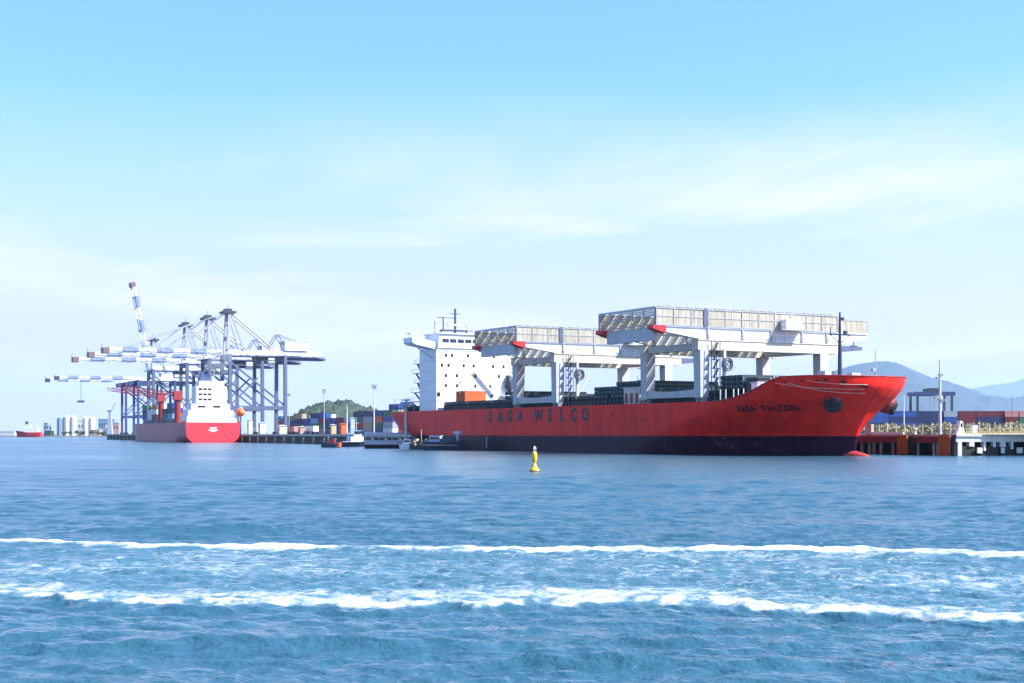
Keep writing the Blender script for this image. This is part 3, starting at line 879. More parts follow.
# mooring lines running round the bow
def hullrope(x0, z0, x1, z1, sag):
    pts_ = []
    for i in range(25):
        u = i / 24; x = x0 + (x1 - x0) * u; z = z0 + (z1 - z0) * u - sag * 4 * u * (1 - u)
        x = min(x, float(xstem(z)) - 0.05)
        pts_.append((x, -float(half(x, z)) - 0.10, z))
    return MB().tube(pts_, 0.038, 5)
for a in ((20.5, 13.2, 31.3, 11.9, .30), (22.5, 13.4, 31.0, 11.2, .5), (26.0, 13.5, 31.9, 12.7, .2)):
    hullrope(*a).build('mooring_line', 'rope', ship, True)

# accommodation block at the stern
hx0, hx1, hy0, hy1 = -131.0, -120.4, -14.6, 9.2
MB().box(hx0, hx1, hy0, hy1, 10.05, 26.9).build('superstructure', 'white', ship)
lv = MB()
for z in (13.0, 15.65, 18.3, 20.95, 23.6, 26.3): lv.box(hx0 - .15, hx1 + .15, hy0 - .15, hy1 + .15, z - .06, z + .06)
lv.build('deck_edge', 'white', ship)
MB().box(hx0 + 1, hx1 - 1.2, -13.2, 7.8, 10.0, 10.04).build('base_plate', 'white', ship)
MB().taper((hx0 + 1.5, hx1 + .5, -14.3, 8.0, 26.93), (hx0 + 2, hx1 - .1, -13.6, 7.4, 30.6)).build('wheelhouse', 'white', ship)
for i in range(9):
    y = -12.9 + i * 2.25
    MB().taper((hx1 + .20, hx1 + .34, y, y + 1.9, 28.35), (hx1 + .06, hx1 + .2, y, y + 1.9, 29.35)).build('bridge_window', 'glass', ship)
MB().box(hx0 + 1.6, hx1 + .5, -14.0, 7.8, 30.62, 30.9).build('wheelhouse_roof', 'white', ship)
bw = MB().prism([(-14.7, 26.6), (-20.6, 27.7), (-21.4, 28.2), (-21.4, 29.5), (-19.0, 29.4), (-14.7, 28.4)], 'x', hx0 + 4.5, hx1 - .4)
bw.build('bridge_wing', 'white', ship)
MB().box(hx1 - 5, hx1 - 2.5, -21.0, -18.6, 30.6, 30.8).build('wing_canopy', 'palegrey', ship)
sup = MB()
for y in (-20.8, -18.8): sup.beam((hx1 - 3.7, y, 29.4), (hx1 - 3.7, y, 30.62), .1, .1)
sup.beam((hx1 - 2.5, -14.6, 24.2), (hx1 - 2.5, -19.5, 27.3), .3, .3)
sup.build('wing_bracket', 'palegrey', ship)
wins = MB().box(0, 0.06, -0.32, 0.32, -.42, .42)
w0 = None
rws = {25.0: (-11.8, -10.0, -5.2, 2.6), 22.3: (-13, -11, -6.5, -3.5, 2.4, 5.6), 19.6: (-11.8, -8.5, -3.0, 4.2, 6.6), 16.9: (-11.8, -8.5, -3.0, 1.5, 6.4), 14.3: (-2.5, 2.0)}
for z, ys in rws.items():
    for y in ys:
        if w0 is None: w0 = wins.build('window', 'glass', ship); w0.location = (hx1 + .01, y, z)
        else:
            c = w0.copy(); col.objects.link(c); c.parent = ship; c.location = (hx1 + .01, y, z)
# big openings low on the block
MB().box(hx1 + .01, hx1 + .08, -14.4, -13.5, 14.0, 15.1).build('door', 'glass', ship)
# side details: platforms, ladders, pilot gear on the shaded aft side
for i, (z, x0) in enumerate(((23.2, -135), (20.6, -136), (18.0, -135), (15.4, -137), (12.9, -139.5))):
    m_ = MB().box(x0, hx0, -14.4, -11.5, z - .12, z)
    m_.beam((x0, -14.4, z + 1), (hx0, -14.4, z + 1), .08, .08); m_.beam((x0, -14.4, z), (x0, -14.4, z + 1), .08, .08)
    m_.beam((x0 + 1, -13.8, z), (hx0 - .5, -13.8, z - 2.5), .5, .12)
    m_.build('stair_platform', 'steel', ship)
fu = MB().taper((-142, -133.5, -7, 5, 10.05), (-141, -134.5, -6, 4, 27.0)).build('funnel', 'boatblue', ship)
m_ = MB()
for y in (-3, -1, 1.2): m_.tube([(-138, y, 27), (-138.3, y, 29)], .45, 8)
m_.build('exhaust_pipe', 'steel', fu)
# aft mooring deck
m_ = MB().box(-149, -142, -13.6, -12.6, 11.2, 11.4)
for x in (-149, -146, -143): m_.beam((x, -13.6, 10.1), (x, -13.6, 11.4), .12, .12)
m_.build('stern_rail', 'steel', ship)
for x in (-145.5, -139.5):
    k = MB().tube([(x, -12.4, 11.0), (x, -10.6, 11.0)], .8, 12); k.box(x - 1, x + 1, -10.5, -9.7, 10.05, 12.0)
    k.build('winch', 'teal', ship)
m_ = MB().box(-144.2, -141.8, -13.9, -12.4, 13.3, 13.7); m_.beam((-143, -13.2, 10.1), (-143, -13.2, 13.3), .35, .35)
m_.build('deck_davit', 'palegrey', ship)
# lifeboat and davit on the port edge of the house front
lb = MB().lathe([(0.05, -2.9), (.8, -2.4), (1.15, -1), (1.2, 1), (.8, 2.4), (.05, 2.9)], 12)
lb.v = [(hx1 + 0.9 + a * .8, 6.9 + b_ * .8, 17.6 + c * .85) for a, b_, c in lb.v]
lb.build('rescue_boat', 'steel', ship, True)
m_ = MB().beam((hx1 + .1, 8.2, 14.0), (hx1 + 1.6, 8.2, 20.6), .3, .3); m_.beam((hx1 + 1.6, 8.2, 20.6), (hx1 + 1.0, 6.8, 20.4), .25, .25)
m_.box(hx1 + .02, hx1 + 1.8, 4.4, 8.6, 14.2, 14.4)
m_.build('davit', 'palegrey', ship)
# sloping beams added to the house front to cast the crane's missing shadow
m_ = MB().beam((hx1 + .45, -3.5, 20.8), (hx1 + .45, 2.6, 14.3), .6, .25); m_.beam((hx1 + .45, -3.5, 20.8), (hx1 + .45, -7.5, 18.0), .5, .2)
m_.build('shadow_beam', 'white', ship)
# radar mast
ms_ = MB().box(-127.5, -124, -11.5, -2.0, 31.9, 32.1)
for y in (-10.5, -6.5, -3): ms_.beam((-125.8, y, 30.9), (-125.8, y, 31.9), .25, .25)
ms_.beam((-125.8, -6.4, 31), (-125.8, -6.4, 38.0), .45, .45); ms_.beam((-125.8, -10.0, 32), (-125.8, -10.0, 35.6), .25, .25)
ms_.beam((-125.8, -11.6, 35.4), (-125.8, -6.4, 35.4), .18, .18); ms_.beam((-125.8, -8, 36.6), (-125.8, -4.8, 36.6), .18, .18)
ms_.beam((-125.8, -2.2, 32), (-125.8, -2.2, 33.8), .2, .2); ms_.beam((-125.8, -12.5, 31), (-125.8, -12.5, 34.5), .15, .15)
mst = ms_.build('radar_mast', 'steel', ship)
MB().box(-126.2, -125.4, -8.6, -4.4, 33.4, 33.75).build('radar_scanner', 'white', mst)
for (y, z, r_) in ((-12.8, 32.3, .85), (-3.2, 32.9, .6), (3.0, 31.8, .8), (6.4, 31.7, .6)):
    k = MB().lathe([(r_ * .4, -1.0), (r_ * .4, -r_ * .9), (r_ * .8, -r_ * .6), (r_, 0), (r_ * .8, r_ * .6), (r_ * .4, r_ * .92), (.02, r_)], 12)
    k.v = [(-124 + a, y + b_, z + c) for a, b_, c in k.v]
    k.build('radome', 'white', ship, True)
m_ = MB().beam((-122, 7.0, 30.9), (-122, 7.0, 35.0), .5, .5); m_.build('signal_mast', 'white', ship)

# hatch coamings and closed covers, rails, stanchions
for i in range(9):
    x0 = -119.4 + i * 13.7
    m_ = MB().box(x0, x0 + 13.2, -12.6, 12.6, 10.05, 11.75)
    for k in range(9): m_.box(x0 + .2 + k * 1.5, x0 + .55 + k * 1.5, -13.0, -12.6, 10.05, 11.7)
    m_.build('hatch_coaming', 'hatch', ship)
    MB().box(x0 + .15, x0 + 13.05, -12.9, 12.9, 11.77, 12.45).build('hatch_cover', 'hatch', ship)
m_ = MB()
for k in range(84):
    x = -119 + k * 1.5
    m_.beam((x, -15.6, 10.1), (x, -15.6, 11.1), .07, .07)
m_.beam((-119, -15.6, 11.1), (8, -15.6, 11.1), .06, .06); m_.beam((-119, -15.6, 10.6), (8, -15.6, 10.6), .05, .05)
m_.build('deck_rail', 'steel', ship)
for x in (5.5, 7.2, 9.6, 11.0, 12.6): MB().beam((x, -15.3, 10.1), (x, -15.3, 12.4), .16, .16).build('bulwark_stay', 'palegrey', ship)
m_ = MB()
for x in (15.2, 16.2, 17.2, 18.4, 19.4, 20.2): m_.beam((x, -13.6, 12.0), (x, -13.6, float(ztop(x)) + 1.0), .14, .14)
m_.build('forecastle_rail', 'whitewash', ship)
# foremast on the forecastle
fm = MB().tube([(21.4, 0, 12), (21.4, 0, 19), (21.4, 0, 26.4)], [.42, .36, .16], 8)
fm.beam((21.4, -2.4, 22.3), (21.4, 2.4, 22.3), .5, .25); fm.beam((21.4, -2.2, 22.4), (21.4, -2.2, 23.6), .12, .12)
fm.beam((21.4, 1.3, 22.3), (21.4, 1.3, 23.0), .6, .6); fm.beam((21.4, .4, 25.2), (21.4, .9, 25.2), .4, .5)
fm.beam((21.4, -2.4, 22.3), (21.4, 0, 20.6), .12, .12); fm.beam((21.4, 2.4, 22.3), (21.4, 0, 20.6), .12, .12)
fm.build('foremast', 'navy', ship)
m_ = MB().box(18.6, 20.6, -2.8, -.6, 13.0, 15.6); m_.box(22.3, 23.6, 1.0, 3.0, 13.0, 15.2)
m_.build('windlass', 'palegrey', ship)
m_ = MB().tube([(27.5, 3, 13), (27.5, 3, 19.2)], [.12, .08], 6); m_.beam((27.5, 2.2, 15.6), (27.5, 3, 15.6), .5, .5)
m_.build('jackstaff', 'grey', ship)

# ------------------------------------------------------------------ ship's gantry crane
def make_gantry(label, loc):
    t = thing('gantry_crane', label, 'crane', loc, SH, 'travelling gantry cranes on the red ship')
    X = 9.25
    for x in (X, -X):
        for y in (-14.7, 14.9):
            l = MB().taper((x - 1.05, x + 1.05, y - .95, y + .95, 11.0), (x - 1.15, x + 1.15, y - 1.1, y + 1.1, 20.2))
            lg = l.build('leg', 'legs', t)
            k = MB()
            for q in (-.75, .75): k.box(x + q - .45, x + q + .45, y - .5, y + .5, 10.15, 11.1)
            k.build('bogie', 'grey', lg)
    for y in (-14.7, 14.9):
        k = MB()
        nn = 12
        pts_ = [(-X + 2 * X * i / nn, 12.75 - .35 * math.sin(math.pi * i / nn) + (.35 if i in (0, nn) else 0)) for i in range(nn + 1)]
        k.prism([(-X, 11.15)] + pts_ + [(X, 11.15)], 'y', y - .8, y + .8)
        k.build('sill_beam', 'legs', t)
        MB().box(-X + 1.2, X - 1.2, y - .8, y + .8, 20.3, 21.6).build('cross_beam', 'legs', t)
    for x in (X, -X):
        g_ = MB().box(x - 1.0, x + 1.0, -16.2, 18.6, 20.2, 22.0)
        for y in np.arange(-14, 18, 3.4): g_.box(x - 1.03, x + 1.03, y - .06, y + .06, 20.2, 22.0)
        g_.box(x - 1.15, x + 1.15, -16.2, 18.6, 22.02, 22.16)
        g_.build('girder', 'cream', t)
        # travelling jib beam with tapered overhang to starboard and tail to port
        j = MB().prism([(-25.6, 24.5), (-25.6, 23.7), (-14.6, 22.2), (19.2, 22.2), (26.6, 23.6), (26.6, 24.5)], 'x', x - .7, x + .7)
        j.box(x - 1.0, x + 1.0, -25.6, 26.6, 24.42, 24.6)
        jo = j.build('jib_beam', 'white', t)
        k = MB()
        for y in (-13.7, -5.4, 1.6, 9.4, 15.8): k.box(x - .95, x + .95, y - .2, y + .2, 22.25, 24.4)
        k.build('web_stiffener', 'grey', jo)
        MB().prism([(-26.6, 24.62), (-26.6, 23.95), (-23.6, 23.1), (-23.6, 24.62)], 'x', x - 1.05, x + 1.05).build('red_tip', 'red', jo)
        # ribbed rain cover
        s_ = MB().box(x + (-.95 if x < 0 else .85), x + (-.85 if x < 0 else .95), -25.8, 18.4, 24.62, 27.8)
        sgn = -1 if x < 0 else 1
        for y in np.arange(-25.6, 18.3, .62): s_.box(x + sgn * .9, x + sgn * .98, y, y + .34, 24.64, 27.78)
        so_ = s_.build('rain_cover', 'sheet', t)
        f_ = MB()
        for y in np.linspace(-25.8, 18.4, 12): f_.box(x + sgn * 1.0, x + sgn * 1.08, y - .09, y + .09, 24.6, 27.9)
        f_.box(x + sgn * 1.0, x + sgn * 1.06, -25.8, 18.4, 26.25, 26.37)
        f_.box(x + sgn * .8, x + sgn * 1.1, -25.9, 18.5, 27.8, 28.0); f_.box(x + sgn * .8, x + sgn * 1.1, -25.9, 18.5, 24.6, 24.75)
        f_.build('cover_frame', 'grey', so_)
        MB().box(x + sgn * .98, x + sgn * 1.16, -14.9, -14.1, 24.6, 28.1).build('downpipe', 'cranelegs', so_)
        s2 = MB().box(x + sgn * .78, x + sgn * .86, 18.6, 26.4, 24.62, 27.1)
        for y in np.arange(18.7, 26.3, .62): s2.box(x + sgn * .8, x + sgn * .9, y, y + .22, 24.64, 27.0)
        s2o = s2.build('rain_cover', 'sheet', t)
        f_ = MB().box(x + sgn * .7, x + sgn * .95, 18.6, 26.6, 27.1, 27.22); f_.box(x + sgn * .7, x + sgn * .95, 26.4, 26.55, 24.6, 27.1)
        f_.build('cover_frame', 'grey', s2o)
    # roof: purlins under thin sheets
    r_ = MB()
    for i, y in enumerate(np.arange(-25.8, 18.0, 2.2)): r_.beam((-X - .8, y, 28.05), (X + .8, y, 28.05), .22, .25)
    r_.build('roof_purlin', 'palegrey', t)
    r_ = MB()
    for i in range(20): r_.box(-X - .9, X + .9, -25.7 + i * 2.2 + .35, -25.7 + i * 2.2 + 1.75, 28.2, 28.26)
    r_.build('roof_sheet', 'sheet', t)
    # open starboard end frame
    e_ = MB()
    for x in np.linspace(-X - .6, X + .6, 6): e_.beam((x, -25.8, 24.7), (x, -25.8, 28.0), .2, .2)
    for z in (24.75, 26.4, 27.95): e_.beam((-X - .7, -25.8, z), (X + .7, -25.8, z), .18, .2)
    e_.build('end_frame', 'grey', t)
    MB().box(-X + 1.15, X - 1.15, -25.3, -24.2, 21.9, 24.4).build('end_beam', 'legs', t)
    k = MB().box(-X + 1.15, X - 1.15, 25.2, 26.2, 23.7, 24.3); k.build('tail_beam', 'legs', t)
    # trolley between the girders, hoist gear, cabin, ladders
    tr = MB().box(-X + 1.3, X - 1.3, 1.0, 8.0, 22.3, 23.4); tr.box(-3.5, 3.5, 2, 7, 23.4, 24.3)
    tr.build('trolley', 'legs', t)
    ca = MB().box(X + 1.2, X + 3.0, 3.6, 7.6, 24.7, 26.6).build('winch_house', 'white', t)
    MB().box(X + 1.1, X + 3.3, 2.4, 8.8, 24.45, 24.68).build('platform', 'grey', ca)
    k = MB()
    for y in (2.6, 5.6, 8.6): k.beam((X + 3.2, y, 24.68), (X + 3.2, y, 25.7), .07, .07)
    k.beam((X + 3.2, 2.6, 25.7), (X + 3.2, 8.6, 25.7), .07, .07)
    k.build('platform_rail', 'grey', ca)
    ld = MB()
    x1, y1 = X + 1.5, -13.4
    for dx_, dy_ in ((0, 0), (1.1, 0), (0, 1.2), (1.1, 1.2)): ld.beam((x1 + dx_, y1 + dy_, 10.2), (x1 + dx_, y1 + dy_, 21.8), .12, .12)
    z = 11.5
    while z < 21.5:
        ld.box(x1 - .1, x1 + 1.2, y1 - .1, y1 + 1.3, z - .05, z + .05); ld.beam((x1 + .5, y1 + .1, z), (x1 + .5, y1 + 1.1, z + 1.6), .6, .08); z += 1.7
    ld.build('ladder_tower', 'steel', t)
    ld = MB()
    for z in (12.6, 15.0, 17.4, 19.6): ld.box(-X - 2.3, -X - 1.1, -15.8, -13.8, z - .06, z + .06); ld.beam((-X - 2.2, -15.7, z), (-X - 2.2, -15.7, z + 1), .08, .08)
    ld.beam((-X - 1.6, -15.2, 11), (-X - 1.6, -15.2, 20.2), .2, .1)
    ld.build('leg_ladder', 'grey', t)
    cr = MB()
    for rr in (1.2, .8): cr.tube([(X + 3.2 + 0, -10.9 + rr * math.cos(a), 17.4 + rr * math.sin(a)) for a in np.linspace(0, 2 * math.pi, 17)], .22, 6)
    for a in np.linspace(0, math.pi, 4)[:-1]: cr.beam((X + 3.2, -10.9 - 1.2 * math.cos(a), 17.4 - 1.2 * math.sin(a)), (X + 3.2, -10.9 + 1.2 * math.cos(a), 17.4 + 1.2 * math.sin(a)), .1, .1)
    cr.build('cable_reel', 'steel', t)
    k = MB().beam((X + 2.2, -10.9, 10.3), (X + 2.2, -10.9, 20.3), .5, .5); k.beam((X + 2.2, -10.9, 12.5), (X + 2.2, -8.0, 17.0), .2, .2)
    k.box(X + 1.6, X + 2.9, -12.0, -9.6, 10.1, 11.9)
    k.build('reel_post', 'palegrey', t)
    hr = MB()
    for x in (X + 1.12, -X - 1.12):
        for z in (22.7, 23.2): hr.beam((x, -16.0, z), (x, 18.5, z), .06, .06)
        for y in np.arange(-16.0, 18.6, 2.3): hr.beam((x, y, 22.16), (x, y, 23.2), .07, .07)
    hr.build('handrail', 'grey', t)
    hk = MB().tube([(X - .5, 24.0, 22.2), (X - .5, 24.0, 24)], .1, 6); hk.box(X - 1.0, X, 23.4, 24.6, 21.2, 22.2)
    hk.build('hook_block', 'steel', t)
    lw_ = MB().prism([(18.8, 20.6), (18.8, 22.0), (25.4, 21.9), (25.4, 21.2)], 'x', X - .5, X + .5)
    lw_.build('tail_girder', 'cranelegs', t)
    return t
def on_ship(x, y=0, z=0): return SO + h2 * x + p2 * y + Vector((0, 0, z))
gan = make_gantry('white gantry crane with ribbed cover nearest the red bow', on_ship(-10.6))
copy_tree(gan, on_ship(-65.6), SH, 'white gantry crane with ribbed cover amidships, nearer the white superstructure')

# stacked pontoon covers and boxes on deck
def pontoon(x0, x1, y0, y1, z0, z1, label):
    t = thing('hatch_pontoon', label, 'hatch cover', on_ship((x0 + x1) / 2, (y0 + y1) / 2, z0), SH, 'dark pontoon covers stacked on the red ship')
    a, b_, h_ = (x1 - x0) / 2, (y1 - y0) / 2, z1 - z0
    MB().box(-a, a, -b_, b_, h_ * .25, h_ - .03).build('panel', 'hatch', t)
    k = MB()
    nn = max(2, int((x1 - x0) / 1.5))
    for i in range(nn + 1):
        x = -a + .1 + (2 * a - .2) * i / nn
        k.box(x - .09, x + .09, -b_ - .12, b_ + .12, 0, h_ - .06)
    k.build('rib', 'teal', t)
stk = [('stacked beside the rear leg of the amidships crane', -86, -78, [12.5, 13.5]),
       ('stacked amidships between the two gantry cranes', -44.5, -36, [12.5, 13.4]),
       ('stacked just behind the front gantry crane', -35.5, -24, [12.5, 13.4, 14.3]),
       ('stacked in front of the forward crane leg', 1.6, 8.5, [12.5, 13.4, 14.3]),
       ('in the low pile between the legs of the front crane', -17, -4, [12.5]),
       ('in the low pile between the legs of the rear crane', -72, -60, [12.5])]
tier = {1: ['single'], 2: ['lower', 'upper'], 3: ['bottom', 'middle', 'top']}
for nm, x0, x1, zs in stk:
    for i, z in enumerate(zs):
        pontoon(x0, x1, -12.2, 6, z, z + .88, f'{tier[len(zs)][i]} dark green hatch pontoon {nm}')
pw = thing('ventilator', 'white box ventilator on deck at the foot of the forecastle', 'ventilator', on_ship(13.4, -12.5, 10.1), SH)
MB().box(-.9, .9, -.9, .9, 0, 3.2).build('body', 'white', pw); MB().box(-1.05, 1.05, -1.05, 1.05, 3.2, 3.5).build('cap', 'palegrey', pw)
pw = thing('deck_house', 'dark deck house between the stacked pontoons and the forecastle', 'deck house', on_ship(11.0, -7, 10.1), SH)
MB().box(-1.8, 1.8, -5, 6, 0, 4.2).build('wall', 'hatch', pw); MB().box(-2.0, 2.0, -5.2, 6.2, 4.2, 4.4).build('roof', 'steel', pw)
pw = thing('deck_store', 'cream deck store beside the starboard leg of the front crane', 'deck house', on_ship(-26.5, -13.4, 10.1), SH)
MB().box(-3, 3, -.9, 1.0, 0, 3.4).build('wall', 'cream', pw); MB().box(-3.2, 3.2, -1.1, 1.2, 3.4, 3.6).build('roof', 'palegrey', pw)
k = MB()
for x in (-2, 0, 2): k.box(x - .5, x + .5, -.96, -.93, .4, 2.4)
k.build('door', 'darkred', pw)

def container_mesh(Lc, Hc):
    m_ = MB().box(-Lc / 2 + .06, Lc / 2 - .06, -1.16, 1.16, .1, Hc - .06)
    n_ = int(Lc / .5)
    for i in range(n_):
        x = -Lc / 2 + .25 + i * (Lc - .5) / n_
        m_.box(x, x + .24, -1.19, 1.19, .16, Hc - .12)
    return m_
def frame_mesh(Lc, Hc):
    m_ = MB()
    for x in (-1, 1):
        for y in (-1, 1): m_.box(x * Lc / 2 - (.14 if x > 0 else 0), x * Lc / 2 + (.14 if x < 0 else 0), y * 1.22 - (.14 if y > 0 else 0), y * 1.22 + (.14 if y < 0 else 0), 0, Hc)
        m_.box(x * Lc / 2 - (.1 if x > 0 else 0), x * Lc / 2 + (.1 if x < 0 else 0), -1.08, 1.08, Hc - .14, Hc - .01)
        for y in (-.35, .35): m_.box(x * (Lc / 2 - .03) - .04, x * (Lc / 2 - .03) + .04, y - .03, y + .03, .2, Hc - .2)
    for y in (-1, 1):
        for z in (.0, Hc - .13): m_.box(-Lc / 2 + .14, Lc / 2 - .14, y * 1.22 - (.1 if y > 0 else 0), y * 1.22 + (.1 if y < 0 else 0), z, z + .12)
    return m_
CONT = {}
CMATS = {'blue': (0.02, 0.075, 0.28), 'navy': (0.015, 0.03, 0.10), 'maroon': (0.14, 0.018, 0.03), 'red': (0.42, 0.03, 0.025), 'orange': (0.60, 0.12, 0.03),
         'white': (0.72, 0.72, 0.70), 'grey': (0.30, 0.35, 0.42), 'green': (0.03, 0.15, 0.10), 'pale blue': (0.20, 0.36, 0.58), 'pink': (0.50, 0.22, 0.22), 'tan': (0.42, 0.33, 0.2)}
for k_, v_ in CMATS.items(): M['c_' + k_] = paint(k_.replace(' ', '_') + '_container_paint', v_, 0.5, rust=0.15, scale=0.4)
def container(colour, Lc, loc, rz, label, group):
    key = (colour, Lc)
    if key not in CONT:
        t = thing('container', label, 'container', loc, rz, group)
        container_mesh(Lc, 2.59).build('box', 'c_' + colour, t); frame_mesh(Lc, 2.59).build('frame', 'c_' + colour, t)
        CONT[key] = t; return t
    c = copy_tree(CONT[key], loc, rz, label); c['group'] = group
    return c
container('orange', 6.06, on_ship(-108.2, -9.8, 12.47), SH + R(90), 'orange container on the red ship in front of the white superstructure, forward one of two', 'orange containers on the red ship')
container('orange', 6.06, on_ship(-111.0, -9.8, 12.47), SH + R(90), 'orange container on the red ship in front of the white superstructure, rear one of two', 'orange containers on the red ship')

# ------------------------------------------------------------------ quay cranes of the container terminal
def make_sts(label, loc, rz, apex=True, raised=0.0, dark=False):
    K = 1.03
    t = thing('container_crane', label, 'crane', loc, rz, 'ship-to-shore cranes of the far terminal')
    LM = 'craneblue' if dark else 'cranelegs'
    zb = 41 * K
    for x in (0, -30):
        for y in (-9, 9):
            m_ = MB().beam((x, y, 1.2), (x, y * .92, zb), 2.0, 1.7)
            lg = m_.build('leg', LM, t)
            MB().box(x - 1.0, x + 1.0, y - 4, y + 4, 0, 1.3).build('bogie', 'steel', lg)
    pb = MB()
    for x in (0, -30): pb.beam((x, -9, 14), (x, 9, 14), 1.6, 2.2)
    for y in (-9, 9): pb.beam((0, y, 14), (-30, y, 14), 1.4, 2.0)
    pb.build('portal_beam', LM, t)
    br = MB()
    for y in (-8.6, 8.6):
        br.beam((0, y, zb - 4), (-30, y, 15), .9, .9); br.beam((0, y, 15), (-15, y, 30), .7, .7)
    br.build('diagonal_brace', LM, t)
    tb = MB()
    for x in (0, -30): tb.beam((x, -9, zb - 1.5), (x, 9, zb - 1.5), 1.8, 2.6)
    tb.build('top_beam', 'craneblue', t)
    # main girder over the legs and its landward overhang
    g_ = MB()
    for y in (-3.2, 3.2): g_.box(-52, 2, y - .6, y + .6, zb, zb + 2.6)
    for x in range(-50, 2, 8): g_.box(x, x + .5, -2.6, 2.6, zb + .4, zb + 1.4)
    g_.build('girder', 'palegrey', t)
    wk = MB().box(-53, 4, -5.2, -3.9, zb - .9, zb - .5); wk.box(-53, 4, 3.9, 5.2, zb - .9, zb - .5); wk.box(-54, -30, -4, 4, zb - 2.2, zb - 1.2)
    wk.build('walkway', 'craneblue', t)
    wr = MB()
    for y in (-5.2, 5.2):
        wr.beam((-53, y, zb + .7), (4, y, zb + .7), .12, .12)
        for x in range(-53, 5, 4): wr.beam((x, y, zb - .9), (x, y, zb + .7), .12, .12)
    wr.build('walkway_rail', 'palegrey', t)
    # boom, hinged at the sea legs
    b_ = MB()
    L_ = 59.0
    for y in (-3.2, 3.2): b_.box(0.6, L_, y - .65, y + .65, 0, 2.6)
    for x in range(4, 59, 8): b_.box(x, x + .5, -2.55, 2.55, .5, 1.4)
    bo = b_.build('boom', 'boom', t)
    bo.location = (2.2, 0, zb); bo.rotation_euler = (0, -raised, 0)
    l_ = MB()
    for y in (-4.3, 4.3): l_.truss((1, y, 3.6), (L_ - 1, y, 3.6), 2.6, 18, .2)
    l_.build('boom_walkway', 'grey', bo)
    e_ = MB().box(L_, L_ + 3.2, -4.2, 4.2, -.6, 2.2); e_.beam((L_ + 3, -3, 2), (L_ + 3, -3, 4.5), .3, .3); e_.build('boom_tip', 'boomtip' if not dark else 'steel', bo)
    if apex:
        za = 63 * K
        a_ = MB()
        for y in (-4, 4):
            a_.beam((0, y, zb + 2.6), (-1.0, y * .8, za), 1.5, 1.3)
            a_.beam((-8.5, y, zb + 2.6), (-1.6, y * .8, za), .9, .9)
        for z in (zb + 9, zb + 16): a_.beam((-.4, -4, z), (-.4, 4, z), .8, .8)
        ao = a_.build('apex_tower', 'grey', t)
        k = MB().box(-4.5, 2.5, -4.6, 4.6, za - .6, za + .5); k.box(-2.5, .8, -3.5, 3.5, za + .5, za + 1.8); k.beam((-1, 0, za + 1.6), (-1, 0, za + 4.6), .2, .2)
        k.build('apex_platform', 'steel', ao)
        s_ = MB()
        for y in (-3.4, 3.4):
            s_.tube([(-1, y, za), (-26, y, zb + 2.6)], .42, 6)
            if raised == 0:
                s_.tube([(-.5, y, za), (26, y, zb + 2.6)], .22, 6); s_.tube([(-.5, y, za), (52, y, zb + 2.6)], .20, 6)
            else:
                e = 30; s_.tube([(-.5, y, za), (2.2 + e * math.cos(raised), y, zb + e * math.sin(raised))], .22, 6)
        s_.build('stay', 'grey', t)
    else:
        k = MB().box(-12, 6, -5, 5, zb - 4.2, zb - .95); k.build('hoist_frame', 'craneblue', t)
    mh = MB().box(-44, -31, -4.6, 4.6, zb + 2.9, zb + 7.6).build('machinery_house', 'white', t)
    MB().box(-44.3, -30.7, -4.9, 4.9, zb + 7.62, zb + 8.0).build('roof', 'palegrey', mh)
    k = MB()
    for y in (-3, 3): k.beam((-33, y, zb + 2.7), (-27.5, y, zb + 11.5), .4, .4); k.beam((-27.5, y, zb + 11.5), (-22, y, zb + 2.7), .4, .4); k.beam((-27.5, y, zb + 11.5), (-38, y, zb + 8), .3, .3)
    k.build('service_frame', 'cranelegs', t)
    tr = MB().box(-22, -15, -4, 4, zb - 2.6, zb - .2).build('trolley', 'steel', t)
    MB().taper((-26, -23, -1.6, 1.6, zb - 5.6), (-26.3, -22.7, -1.8, 1.8, zb - 2.9)).build('operator_cab', 'white', t)
    return t
crz = math.atan2(-qp.y, -qp.x)                     # booms reach out over the water
def crane_at(px, off=14.0):
    """sea leg foot on the crane rail, off metres inland"""
    r = (px - 512) / F; a = quay2(0, off)
    s = (r * a.y - a.x) / (qd.x - r * qd.y)
    p = a + qd * s
    return (p.x, p.y, 3.95)
sA = make_sts('tallest and nearest of the white banded container cranes, rightmost at the terminal', crane_at(226), crz)
copy_tree(sA, crane_at(206), crz, 'white banded container crane with level boom, second from the right')
copy_tree(sA, crane_at(184), crz, 'white banded container crane with level boom, third from the right')
sD = make_sts('container crane with its white banded boom raised almost upright', crane_at(151), crz, True, R(79))
for ch in sD.children:
    if ch.name.startswith('boom'): ch.scale = (.93, 1, 1)
    if ch.name.startswith(('apex', 'stay')): ch.scale = (1, 1, .955)
sE = make_sts('low dark container crane without a tower, right one of the far pair', crane_at(136), crz, False, 0, True)
k = MB()
for y in (-2, 2): k.tube([(44, y, 41), (44, y, 26)], .09, 5)
k.box(41.5, 46.5, -2, 2, 24.4, 26)
k.build('spreader', 'steel', sE)
sE.scale = (.84, .9, .88)
sF = copy_tree(sE, crane_at(124), crz, 'low dark container crane without a tower, farthest left at the quay')

for ch in list(sF.children):
    if ch.name.startswith('spreader'): bpy.data.objects.remove(ch)

